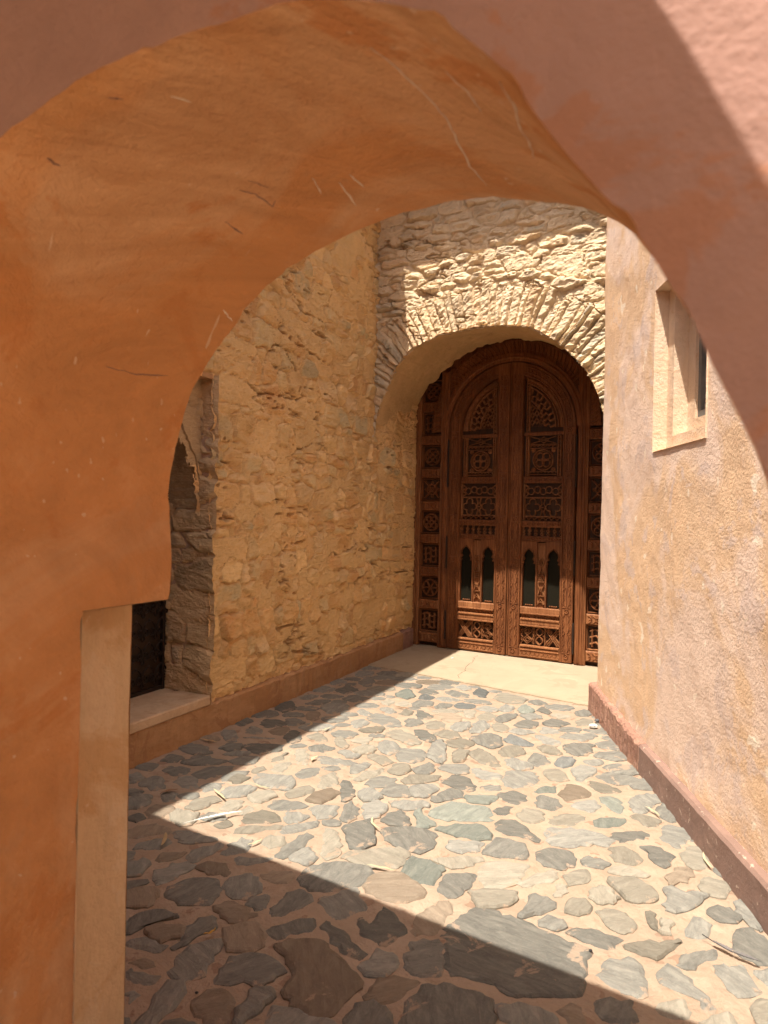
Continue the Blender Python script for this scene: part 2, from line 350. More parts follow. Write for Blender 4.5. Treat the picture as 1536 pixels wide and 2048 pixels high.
COB = """g -106,311 -106,316 -101,319 -96,321 -93,318 -95,313 -102,311
g -95,329 -86,329 -72,322 -81,319 -88,318
w -117,328 -109,336 -98,333 -95,327 -105,324 -114,321
g -67,310 -66,318 -63,320 -57,316 -58,312 -64,308
g -81,306 -80,312 -71,319 -69,316 -73,310 -77,302 -80,303
w -94,302 -94,307 -84,310 -85,305 -91,301
g -60,304 -59,306 -53,305 -46,306 -47,301 -50,301 -57,300
w -75,298 -71,301 -66,300 -61,294 -62,290 -68,292 -74,296
g -91,293 -88,284 -84,285 -82,290 -77,295 -80,300 -86,299 -87,295
g -106,298 -99,302 -96,299 -96,291 -102,289
w -47,292 -42,294 -35,294 -35,286 -43,287
g -101,284 -94,286 -92,284 -98,279 -99,278
g -80,273 -82,280 -78,286 -70,288 -65,287 -62,281 -62,275 -64,269 -73,270
g -61,283 -59,289 -53,292 -47,286 -47,278 -50,274 -56,275
w -97,273 -97,277 -91,281 -86,279 -84,273 -85,268 -94,267
g -49,270 -48,274 -43,276 -42,275 -42,269 -44,267
g -40,267 -35,273 -36,277 -30,281 -25,274 -29,268 -37,261
w -60,266 -57,271 -51,268 -44,263 -49,258 -54,259
g -89,250 -89,256 -88,262 -81,265 -72,260 -81,258 -85,251
g -67,251 -67,255 -61,261 -59,259 -58,254 -63,251 -65,245 -69,241 -67,246
w -82,251 -78,256 -69,254 -68,249 -75,246
g -85,245 -84,247 -77,246 -72,243 -74,240 -81,241
w -53,248 -53,253 -46,259 -39,251 -40,244 -43,242 -49,241
g -39,253 -36,256 -27,261 -23,260 -22,254 -33,249 -36,250
g -66,229 -66,236 -62,243 -55,247 -53,244 -55,237 -56,228 -61,225 -64,227
g -50,225 -49,236 -41,240 -34,236 -30,232 -33,228 -37,224 -42,227 -45,224
w -36,245 -26,248 -18,248 -15,242 -4,227 -12,213 -15,211 -20,212 -29,221 -25,230 -29,236
g -80,228 -78,230 -68,227 -70,223 -77,223
g -70,203 -66,223 -62,225 -58,221 -62,209 -63,203
w -55,215 -51,221 -45,220 -43,215 -44,208 -47,207 -52,209
g -41,209 -38,222 -32,222 -32,218 -36,211 -39,207
g -31,208 -30,215 -26,214 -16,210 -12,209 -13,202 -29,201
g -76,217 -75,219 -73,217 -74,214
w -81,233 -76,235 -72,232 -75,230
g -82,374 -81,381 -70,385 -66,381 -70,371 -77,369
t -67,370 -64,376 -56,378 -55,371 -59,364 -64,364
t -48,373 -48,379 -39,387 -34,381 -41,373 -46,371
g -55,359 -53,366 -41,366 -36,360 -45,355 -52,355
g -45,344 -45,352 -42,353 -34,349 -38,343 -43,341
g -45,332 -42,337 -28,343 -30,336 -42,329
t -65,343 -63,351 -54,354 -47,344 -54,340 -62,340
t -67,329 -63,336 -47,338 -45,335 -56,331
g -44,308 -41,317 -37,325 -33,330 -29,326 -34,319 -39,308
g -38,306 -34,314 -30,316 -26,306 -30,301
t -52,319 -50,327 -44,326 -42,319 -46,314
t -79,355 -77,365 -70,365 -69,358 -73,353
t -97,356 -94,365 -86,371 -82,364 -90,354
t -101,345 -99,352 -88,347 -88,338 -94,336
t -69,352 -65,359 -63,355 -66,349
t -77,337 -72,342 -69,337 -73,335
g -63,318 -62,323 -58,322 -57,317
g -128,362 -126,370 -118,369 -116,361 -119,353 -125,354
w -114,350 -113,358 -104,357 -101,352 -104,343 -110,341
g -120,341 -116,347 -113,341 -115,337
g -113,369 -114,375 -106,373 -104,363 -109,361
w -37,367 -34,375 -27,383 -20,378 -24,371 -30,364
g -21,394 -15,394 -13,373 -18,367 -20,379
g -10,376 -8,384 -3,384 2,375 -1,369 -8,370
g 2,381 7,392 15,391 17,378 12,375 5,377
g 18,385 20,391 31,391 32,386 25,375 19,376
g 28,373 34,380 39,387 44,384 44,377 39,374 32,370
n 46,376 48,378 62,377 61,371 56,367 47,370
g 6,369 25,370 26,364 18,360 12,360 8,364
g -7,352 -7,363 -2,368 5,362 1,351 -4,346
g -34,358 -28,360 -21,361 -21,354 -24,347 -28,346 -31,351
g -18,346 -17,361 -14,368 -11,360 -10,349 -15,343
g 2,346 6,354 11,357 16,347 13,340 7,342
n 27,357 33,365 39,369 53,364 57,361 55,347 45,348 36,347 30,349 26,354
n 18,357 22,359 23,350 28,345 25,340 19,339 20,347
g -16,337 -12,340 -3,345 -2,334 -1,323 -6,316 -11,316 -14,326
g 2,334 7,339 22,338 27,332 25,320 20,314 12,317 5,324
t -25,327 -24,335 -20,333 -17,321 -17,310 -21,306 -24,309
n 26,338 40,341 48,341 51,336 53,328 45,327 34,332
g 31,319 34,325 45,325 48,323 44,316 37,315
t -14,309 -12,314 1,316 10,318 14,311 10,302 5,299 -2,300 -10,304
n 10,295 14,307 22,306 28,300 24,292 22,287 16,288
g -32,287 -28,299 -19,303 -10,302 -3,297 -2,291 -7,284 -18,280 -27,282
w -5,283 -2,290 5,295 12,293 19,281 17,277 7,273 0,277
g 25,282 28,294 36,296 41,295 39,289 35,285 32,279 28,278
g -21,271 -21,274 -8,283 -6,275 -4,268 -10,264 -15,261 -18,264
g -6,259 -5,262 0,257 2,269 5,266 10,257 9,251 4,247 1,247 -4,252
g -20,254 -18,259 -15,258 -11,251 -4,243 -6,238 -9,240 -14,246
g -6,234 -1,238 1,242 6,240 7,235 4,231 -2,230
w 13,256 17,266 23,272 28,274 29,271 24,258 22,253 16,252
g 10,237 13,249 23,249 22,233 21,230 16,230 12,232
g 25,258 28,259 38,269 42,270 58,259 66,251 74,245 70,239 67,227 64,222 53,222 43,222 38,228 24,231
w -3,219 1,227 7,229 14,227 10,223 5,219 1,218
g -8,202 -8,211 -6,215 -1,217 3,215 5,211 5,203
g 8,203 9,213 15,223 21,226 27,223 34,221 36,219 34,203
g 37,216 43,217 51,216 54,211 53,206 41,206 38,212
w 57,215 61,218 63,215 63,208 57,208
g 69,219 73,220 79,220 78,216 78,211 74,210 69,211 68,214
g 57,343 61,348 67,348 70,340 75,330 73,327 68,330 59,335
g 46,314 52,321 55,329 62,326 66,321 66,313 64,310 56,311
g 70,310 72,316 78,319 87,317 84,305 79,302 73,304
t 43,298 45,302 50,307 66,304 60,297 58,290 49,285 44,287
g 79,332 83,341 91,340 102,338 109,330 106,324 94,324 86,322 80,324
t 23,309 34,309 45,311 45,307 35,301 30,303
t 59,290 66,296 73,300 75,298 72,291 64,288 59,287
t 79,295 82,299 89,301 87,292 79,289 78,290
t 70,280 74,288 77,287 74,281
t 38,282 44,283 55,283 54,277 49,272 40,271 39,276
g 53,266 60,274 62,281 69,275 67,271 61,267 56,265
t 73,272 76,278 82,277 82,272 77,267 73,269
g 63,378 67,383 74,385 79,377 74,367 69,368
g 84,376 87,380 94,376 94,366 89,361 82,366
w 98,384 106,397 113,392 114,381 99,373
g 59,360 64,364 69,364 64,354 60,356
t 70,354 74,361 83,359 82,350 75,346 71,348
t 83,347 92,358 104,356 103,350 94,345 86,344
g 100,367 106,372 114,373 114,366 108,359 102,363
n 84,385 91,392 98,393 94,384 87,382
t 118,398 120,402 126,398 133,389 128,385 120,388
n 118,378 124,381 127,376 126,365 122,360 119,364
g 134,378 142,384 151,385 148,376 142,369 135,360 130,362
g 142,363 147,369 150,363 148,352 144,350 142,358
t 127,354 131,358 140,353 136,345 130,344
n 107,348 111,353 123,351 117,344 110,343 106,343
g 132,331 138,344 142,346 149,342 146,332 137,322
g 110,334 115,337 127,339 127,332 117,329 113,326
t 136,318 144,324 147,322 146,312 141,306 136,304 135,309
g 119,322 126,324 131,316 127,309 123,305 120,310 122,318
t 106,321 112,323 115,318 116,311 110,307 104,311
t 98,300 103,304 107,305 113,299 111,297 103,297
t 95,293 105,294 111,289 111,281 105,277 99,278 97,285
t 86,285 91,287 94,284 95,279 91,275 85,276
t 84,270 92,270 95,265 95,261 92,257 89,256 85,262
w 122,298 129,304 134,305 133,299 127,293 121,291
g 116,285 120,289 122,284 129,285 132,283 122,275 115,270 111,273 115,279
t 133,291 138,297 144,293 144,289 137,282 133,284
g 127,271 132,275 136,274 137,268 133,265 128,265
g 140,276 144,280 144,271 142,261 140,260 139,264 138,270
g 113,258 119,266 122,267 123,261 118,256 116,254 112,255
g 126,250 133,261 137,260 139,256 138,247 133,240 129,241 126,244
g 69,255 73,258 79,256 87,253 83,248 79,246 76,251
t 87,247 94,251 100,250 108,251 104,248 97,242 91,244
g 102,239 109,245 118,247 116,243 108,238 104,237
g 73,231 79,239 87,241 88,236 86,224 83,222 78,225
g 93,233 98,238 100,236 102,229 104,222 103,216 100,216 100,223 96,226 93,229
g 114,237 117,238 119,236 123,238 123,235 118,232 119,228 123,227 119,225 114,224 114,231
g 126,235 132,237 134,233 129,229 127,230
t 116,217 120,221 126,222 123,214 118,211 115,212
t 87,217 89,219 95,221 96,216 93,213 88,214
t 97,211 101,213 108,216 107,209 97,209
t 102,269 105,270 103,259 101,261
t 106,265 109,263 107,257 104,257
g -10,516 -2,529 14,513 15,498 4,497
g -21,507 -12,514 -8,504 -16,490
t -14,488 -4,496 3,495 0,484 -10,483
g 19,514 26,514 31,507 25,498 19,498
t 33,507 42,513 47,504 43,494 34,495
g 23,491 31,491 38,474 35,465 27,473
t 3,479 12,492 22,480 28,463 20,459 13,469
g -1,458 4,467 12,459 13,446 6,439 1,446
g 11,439 14,451 29,447 26,430 20,426 12,429
g 29,440 36,465 42,469 42,451 39,425 34,430
t -7,436 -2,441 5,434 8,426 2,421
t -16,448 -9,456 -2,452 -3,444 -12,440
g -17,407 -15,419 -8,425 -5,421 -11,409
t -14,398 -7,409 3,416 1,407 -9,396
g -8,393 0,404 10,400 6,391 -2,386
t 5,412 11,423 18,421 18,412 12,405
g 21,417 31,427 32,414 28,409 22,410
t 13,400 19,406 35,406 32,398 22,394 14,394
g 35,418 41,423 53,423 51,411 44,410
g 36,396 43,407 50,403 53,390 50,384 42,390
g 55,416 58,419 70,409 68,402 57,403
t 44,468 56,473 62,464 56,455 47,456
t 46,445 52,452 56,446 52,431 45,428
t 56,443 64,454 70,441 73,424 68,421 61,429
g 61,475 75,487 81,480 80,463 73,455 66,462
d 83,470 89,484 96,474 101,461 91,462
g 61,486 69,511 76,516 78,502 71,488
t 79,502 84,512 91,503 87,489 81,493
g 49,498 56,510 65,513 62,497 56,489
t 36,484 46,492 52,489 55,475 46,474
g 27,527 30,542 39,523 36,517 28,516
w 41,528 48,535 61,525 58,512 47,512
t 62,525 65,542 73,541 69,519
t 73,526 81,539 86,527 81,516 73,517
g 84,518 91,533 104,536 98,523 89,512
g 104,532 115,535 121,525 109,520
g 96,507 106,520 115,514 109,500 100,503
g 90,492 95,499 104,496 107,489 96,485
g 118,514 127,521 137,512 129,505 119,507
g 112,493 116,503 124,497 122,488 113,486
g 105,482 113,482 120,471 116,462 109,468
g 122,481 130,489 135,484 145,490 147,483 137,473 126,476
g 120,462 125,466 141,467 132,447 123,444 120,453
t 76,447 82,460 91,457 91,445 83,439 77,441
t 101,458 108,462 113,456 115,446 106,446
g 77,433 83,437 90,428 91,420 83,418 78,421
g 92,436 98,448 103,440 103,431 96,424 91,428
d 107,431 112,440 120,439 117,429 110,422 107,424
g 71,401 75,415 90,414 91,404 84,391 75,389 70,393
t 96,413 100,420 108,418 108,405 102,400 97,404
g 114,418 122,427 130,419 121,408 113,400
g 125,435 136,439 135,430 127,428
t 141,514 149,527 157,521 151,509 142,506
g 149,540 158,549 162,541 157,532 149,533
g 121,547 127,556 131,543 126,536
n 107,550 115,562 118,546 113,537 107,539
g 92,549 100,561 104,552 100,541 93,542
g 75,548 82,555 91,547 87,540 78,541
d 58,556 64,563 75,557 70,547 60,547
g 66,568 72,576 83,572 89,560 77,562
d 78,592 84,609 91,599 86,580 81,582
t 93,580 102,597 120,580 112,564 98,566
g 53,593 62,602 74,587 68,579 58,583
g 45,574 52,580 65,572 59,566 49,567
g 42,552 48,561 57,558 52,548 44,545
d 32,578 37,589 44,579 41,570 33,571
g 25,556 30,567 42,563 40,552 28,549
g 32,594 39,609 49,593 45,584
n 12,582 20,601 26,599 28,578 21,570
g -1,540 7,543 13,532 7,527
t 14,526 19,539 25,535 22,524
t 39,538 47,545 63,541 58,535 44,534
g 65,611 73,620 78,606 71,603
g 119,570 127,577 134,566 125,561
t 128,534 136,537 143,531 134,524
t 11,555 19,565 24,558 19,548
t 1,561 6,569 12,562 6,550
g -79,536 -77,553 -68,558 -64,538 -71,526
g -46,543 -39,551 -25,550 -24,532 -37,524
g -59,549 -50,564 -38,563 -46,548
g -84,499 -80,509 -65,502 -69,490 -79,488
g -68,508 -61,512 -52,503 -62,494
w -54,513 -53,530 -44,526 -45,509
g -91,483 -88,491 -79,482 -81,475 -89,476
w -75,481 -70,490 -62,489 -62,474 -72,474
g -63,468 -61,482 -55,482 -51,465 -57,456
g -90,466 -82,468 -68,466 -74,462
g -105,472 -105,481 -98,481 -91,459 -97,457
g -87,450 -80,455 -62,454 -62,442 -74,435
g -100,446 -96,454 -88,453 -87,442 -95,441
g -125,444 -120,451 -111,448 -103,434 -111,432 -121,438
g -95,433 -89,440 -80,438 -81,432
g -115,419 -110,429 -99,425 -90,422 -99,416 -110,415
g -89,423 -83,430 -72,430 -75,418 -84,418
g -105,401 -100,410 -85,414 -85,405 -94,394 -101,394
g -88,397 -82,405 -74,405 -77,394 -84,391
g -130,421 -127,431 -118,427 -120,418
g -123,404 -121,412 -110,410 -108,402 -113,398
g -110,386 -111,396 -101,394 -97,380 -103,379
g -130,385 -127,395 -120,393 -113,379 -119,377
g -96,381 -92,388 -84,386 -86,378 -92,377
g -139,394 -136,401 -130,392 -134,386
g -141,409 -136,416 -129,413 -130,403
t -64,427 -60,435 -57,439 -58,426 -64,423
t -62,411 -60,420 -52,422 -54,406 -59,405
t -51,437 -51,446 -46,446 -43,431 -42,420 -48,420
g -47,404 -44,412 -34,414 -37,400 -43,397
g -45,451 -38,456 -28,450 -34,442 -41,443
g -37,432 -31,433 -13,425 -18,419 -33,421
g -26,441 -20,445 -11,436 -16,431
t -33,386 -33,400 -25,408 -23,393 -27,383
g -69,396 -68,402 -49,399 -46,390 -49,380 -60,384 -66,389
t -83,392 -79,401 -72,395 -76,388
t -73,408 -67,413 -65,408 -70,403
t -30,466 -25,473 -19,454 -23,449 -27,457
t -16,448 -10,458 -3,455 -6,442 -13,442
g -32,480 -27,487 -15,483 -19,470 -29,473
t -18,464 -14,471 -4,471 -9,459
t -48,472 -41,481 -33,463 -40,462
g -18,532 -12,539 -6,526 -9,520
g -57,592 -49,607 -37,599 -44,585
g -38,594 -28,612 -18,596 -28,581
g -66,566 -58,579 -49,575 -57,564
g -47,622 -40,638 -29,626 -36,611
g -31,568 -22,579 -9,570 -19,557
g -20,624 -12,643 -5,631 -10,607
g -25,648 -19,669 -5,663 -13,640
g -102,497 -96,510 -90,504 -95,492
w -118,461 -113,469 -105,465 -107,455"""

# ------------------------------------------------------------------ ground and paving
g = mk("ground", [(-60, -60, -.06), (60, -60, -.06), (60, 60, -.06), (-60, 60, -.06)], [(0, 1, 2, 3)], MAT["sand"])
tag(g, kind="structure")
pav = mk("courtyard_paving", [(-3.4, .3, -.03), (1.95, .3, -.03), (1.95, 7.3, -.03), (-3.4, 7.3, -.03)], [(0, 1, 2, 3)], MAT["mortar"])
tag(pav, "sandy mortar bed of the cobbled courtyard", kind="structure")

def rough_outline(pts, step=.022, amp=.26, rnd=random):
    n = len(pts); out = []
    # soften the corners a little first
    q = []
    for i in range(n):
        a, b, c = (np.array(pts[j % n], float) for j in (i - 1, i, i + 1))
        k = .16
        q += [b + (a - b) * k, b + (c - b) * k]
    n = len(q)
    for i in range(n):
        a, b = q[i], q[(i + 1) % n]; L = float(np.hypot(*(b - a))); m = max(1, int(L / step)); nn = np.array([-(b - a)[1], (b - a)[0]]) / (L + 1e-9)
        for j in range(m):
            t = j / m; d = rnd.gauss(0, amp) * min(step, L / m + .004)
            out.append(a + (b - a) * t + nn * d)
    return out
def stone_mesh(pts, top, tilt, bev=.006, skirt=.03):
    P = np.array(pts); c = P.mean(0); n = len(P)
    area = .5 * np.sum(P[:, 0] * np.roll(P[:, 1], -1) - np.roll(P[:, 0], -1) * P[:, 1])
    if area < 0: P = P[::-1]
    d = np.roll(P, -1, 0) - np.roll(P, 1, 0); L = np.hypot(d[:, 0], d[:, 1])[:, None] + 1e-9
    nr = np.stack([-d[:, 1], d[:, 0]], 1) / L
    size = math.sqrt(abs(area)); b = min(bev, size * .07)
    P1 = P + nr * b; P2 = P + nr * b * 2.6
    zt = top + (P2 - c) @ np.array(tilt)
    rn = np.random.default_rng(int(abs(c[0] * 977 + c[1] * 3571)) + 5)
    v = [(*p, -skirt) for p in P - c] + [(*p, top * .35 - .003) for p in P - c] + [(*p, z - .003) for p, z in zip(P1 - c, zt + rn.normal(0, .0012, n))] + [(*p, z) for p, z in zip(P2 - c, zt + rn.normal(0, .0008, n))]
    f = []
    for k in range(3):
        for i in range(n): j = (i + 1) % n; f.append((k * n + i, k * n + j, (k + 1) * n + j, (k + 1) * n + i))
    f.append(tuple(range(3 * n, 4 * n)))
    return v, f, c
placed = []
GX = np.arange(-3.4, 1.95, .0125); GY = np.arange(.3, 7.3, .0125)
occ = np.zeros((len(GX), len(GY)), bool)
def raster(pts):
    P = np.array(pts); i0, i1 = np.searchsorted(GX, (P[:, 0].min(), P[:, 0].max())); j0, j1 = np.searchsorted(GY, (P[:, 1].min(), P[:, 1].max()))
    if i1 <= i0 or j1 <= j0: return
    x = GX[i0:i1, None]; y = GY[None, j0:j1]; ins = np.zeros((i1 - i0, j1 - j0), bool)
    for a, b in zip(P, np.roll(P, -1, 0)):
        if a[1] == b[1]: continue
        ins ^= ((a[1] > y) != (b[1] > y)) & (x < (b[0] - a[0]) * (y - a[1]) / (b[1] - a[1]) + a[0])
    occ[i0:i1, j0:j1] |= ins
def dist_map(n):
    d = np.full(occ.shape, n + 1.); cur = occ.copy(); d[cur] = 0
    for k in range(1, n + 1):
        nx = cur.copy(); nx[1:] |= cur[:-1]; nx[:-1] |= cur[1:]; nx[:, 1:] |= cur[:, :-1]; nx[:, :-1] |= cur[:, 1:]
        if k % 2 == 0: nx[1:, 1:] |= cur[:-1, :-1]; nx[:-1, :-1] |= cur[1:, 1:]; nx[1:, :-1] |= cur[:-1, 1:]; nx[:-1, 1:] |= cur[1:, :-1]
        d[nx & ~cur] = k; cur = nx
    return d * .0125
for line in COB.strip().splitlines():
    t, *p = line.split()
    pts = [tuple(float(a) / 100 for a in q.split(',')) for q in p]
    cc_ = np.array(pts).mean(0); pts = [tuple(np.array(q) + (np.array(q) - cc_) / (np.hypot(*(np.array(q) - cc_)) + 1e-6) * .014) for q in pts]
    out = rough_outline(pts)
    v, f, c = stone_mesh(out, random.choice((.004, .005, .005, .006, .008, .011)), (random.gauss(0, .012), random.gauss(0, .012)))
    o = mk("paving_stone", v, f, ST[t], pav); o.location = (c[0], c[1], 0); raster(out)
    placed.append((c[0], c[1], max(np.hypot(*(np.array(q) - c)) for q in pts)))
# stones outside what the photograph shows, so the paving goes on all round
extra = Solid(); tries = 0
while tries < 1500:
    tries += 1
    x, y = random.uniform(-2.9, 1.5), random.uniform(.4, 6.8)
    r = random.uniform(.06, .15)
    u_ = x / max(y, .01); vis = (y > 2.15 and -.35 < u_ < .58)
    if vis: continue
    if x > 1.35 + .065 * (y - 2.5) or x < -1.40 + .458 * (y - 4.1): continue
    if any((x - a) ** 2 + (y - b) ** 2 < (r * .8 + q * .85) ** 2 for a, b, q in placed): continue
    placed.append((x, y, r)); a0 = random.random() * 6; el = random.uniform(.6, 1.0); rot = random.gauss(0, .5)
    pts = []
    for k in range(7):
        a = a0 + k * 2 * math.pi / 7 + random.uniform(-.25, .25); px, py = r * math.cos(a) * random.uniform(.85, 1.1), r * el * math.sin(a)
        pts.append((x + px * math.cos(rot) - py * math.sin(rot), y + px * math.sin(rot) + py * math.cos(rot)))
    v, f, c = stone_mesh(rough_outline(pts, .04), random.uniform(.007, .015), (0, 0))
    extra.add([(a + c[0], b + c[1], z) for a, b, z in v], f); raster(pts)
tag(extra.build("outlying_paving_stones", ST['g'], pav), kind="stuff")

# small stones wedged into the wider gaps
wedge = Solid(); nbig = 0
GXX, GYY = np.meshgrid(GX, GY, indexing='ij')
court = (GXX < 1.50 + .065 * (GYY - 2.6)) & (GXX > -1.36 + .458 * (GYY - 4.1)) & (GYY < 6.78 - .765 * (GXX - .0)) & (GYY > 1.9)
for it in range(110):
    if it % 6 == 0: D_ = np.where(court, dist_map(9), 0)
    k = int(np.argmax(D_)); i, j = divmod(k, D_.shape[1]); r = D_[i, j] - .010
    if r < .026: break
    x, y = GX[i], GY[j]; D_[max(0, i - 12):i + 13, max(0, j - 12):j + 13] = 0
    a0 = random.random() * 6; pts = [(x + r * random.uniform(.95, 1.35) * math.cos(a0 + q * math.pi / 3), y + r * random.uniform(.75, 1.0) * math.sin(a0 + q * math.pi / 3)) for q in range(6)]
    pts = rough_outline(pts, .02); raster(pts)
    v, f, c = stone_mesh(pts, random.uniform(.004, .008), (random.gauss(0, .01), random.gauss(0, .01)))
    if nbig < 24: o = mk("paving_stone", v, f, ST[random.choice("gggtw")], pav); o.location = (c[0], c[1], 0); nbig += 1
    else: wedge.add([(a + c[0], b + c[1], z) for a, b, z in v], f)
if wedge.v: tag(wedge.build("wedge_stones", ST["g"], pav), kind="stuff")
# the mortar itself: sags away from the stone edges, swells between them
DM = dist_map(8)
Z = .008 * (fbm(GXX * 2.1, GYY * 2.1, 3, 1) - .5) + .007 * (fbm(GXX * 11, GYY * 11, 4, 3) - .5) + .004 * (fbm(GXX * 45, GYY * 45, 2, 5) - .5)
Z = Z - .0045 * np.exp(-(np.maximum(DM - .0125, 0) / .012) ** 2) * sstep(.3, .6, fbm(GXX * 4, GYY * 4, 3, 6)) + .003 * sstep(.02, .06, DM)
mk("mortar_bed", np.stack([GXX, GYY, Z], -1).reshape(-1, 3), grid_faces(len(GX), len(GY)).reshape(-1, 4), MAT["mortar"], pav, True)

# threshold slab in front of the carved door
def slab_poly(pts, z0, z1, name, mat, parent=None):
    n = len(pts); v = [(*p, z0) for p in pts] + [(*p, z1) for p in pts]
    return mk(name, v, [tuple(range(n, 2 * n)), tuple(range(n - 1, -1, -1))] + [(i, (i + 1) % n, (i + 1) % n + n, i + n) for i in range(n)], mat, parent)
def ragged(a, b, n, amp):
    a, b = np.array(a, float), np.array(b, float); d = b - a; nn = np.array([-d[1], d[0]]) / np.hypot(*d)
    return [tuple(a + d * i / n + nn * random.gauss(0, amp)) for i in range(n)]
sp = ragged((-.22, 6.97), (.397, 6.515), 14, .005) + ragged((.397, 6.515), (1.70, 5.535), 30, .005) + [(2.9, 6.0), (3.2, 7.6), (1.2, 8.9), (.1, 8.4)]
slab = slab_poly(sp, -.05, .014, "threshold_slab", MAT["slab"])
tag(slab, "pale cement threshold slab in front of the carved door", kind="structure")
def strip(name, pts, w, z, mat, parent):
    v = []; f = []
    for i, p in enumerate(pts):
        a = np.array(pts[max(i - 1, 0)]); b = np.array(pts[min(i + 1, len(pts) - 1)]); d = b - a; nn = np.array([-d[1], d[0]]) / np.hypot(*d) * w / 2 * random.uniform(.5, 1.2)
        v += [(p[0] + nn[0], p[1] + nn[1], z), (p[0] - nn[0], p[1] - nn[1], z)]
    for i in range(len(pts) - 1): f.append((2 * i, 2 * i + 1, 2 * i + 3, 2 * i + 2))
    return mk(name, v, f, mat, parent)
ck = [(1.02, 7.46), (.96, 7.33), (.93, 7.15), (.84, 6.95), (.80, 6.72), (.71, 6.55), (.70, 6.36)]
ck2 = []
for i in range(len(ck) - 1):
    for k in range(5):
        t = k / 5; ck2.append((ck[i][0] * (1 - t) + ck[i + 1][0] * t + random.gauss(0, .006), ck[i][1] * (1 - t) + ck[i + 1][1] * t))
strip("crack", ck2, .006, .0155, MAT["crack"], slab)

# ------------------------------------------------------------------ rubble masonry
def cells(U, V, seeds):
    d1 = np.full(U.shape, 9.); d2 = np.full(U.shape, 9.); cid = np.full(U.shape, -1)
    u0, v0 = U[0, 0], V[0, 0]; du = U[1, 0] - U[0, 0]; dv = V[0, 1] - V[0, 0]
    wu = .05 * (fbm(U * 7, V * 7, 3, 2) - .5) + .02 * (fbm(U * 30, V * 30, 2, 5) - .5)
    wv = .04 * (fbm(U * 6, V * 9, 3, 6) - .5) + .018 * (fbm(U * 30, V * 34, 2, 1) - .5)
    for k, (su, sv, ax, ay) in enumerate(seeds):
        i0 = max(int((su - 3.2 * ax - u0) / du), 0); i1 = min(int((su + 3.2 * ax - u0) / du) + 1, U.shape[0])
        j0 = max(int((sv - 3.2 * ay - v0) / dv), 0); j1 = min(int((sv + 3.2 * ay - v0) / dv) + 1, U.shape[1])
        if i0 >= i1 or j0 >= j1: continue
        s = np.s_[i0:i1, j0:j1]
        d = (np.abs((U[s] + wu[s] - su) / ax) ** 2.6 + np.abs((V[s] + wv[s] - sv) / ay) ** 2.6) ** (1 / 2.6)
        a = d1[s]; b = d2[s]; less = d < a
        d2[s] = np.where(less, a, np.minimum(b, d)); cid[s] = np.where(less, k, cid[s]); d1[s] = np.where(less, d, a)
    return d1, d2, cid
def row_seeds(u0, u1, v0, v1, rh, sw, ar):
    out = []; v = v0
    while v < v1:
        h = rh * random.uniform(.6, 1.5); u = u0 + random.random() * sw
        while u < u1:
            w = sw * random.uniform(.45, 1.6) * (h / rh) ** .4
            out.append((u + w / 2, v + h / 2 + random.gauss(0, h * .22), w / 2 * random.uniform(.8, 1.2), h / 2 * random.uniform(.75, 1.2))); u += w
        v += h
    return out
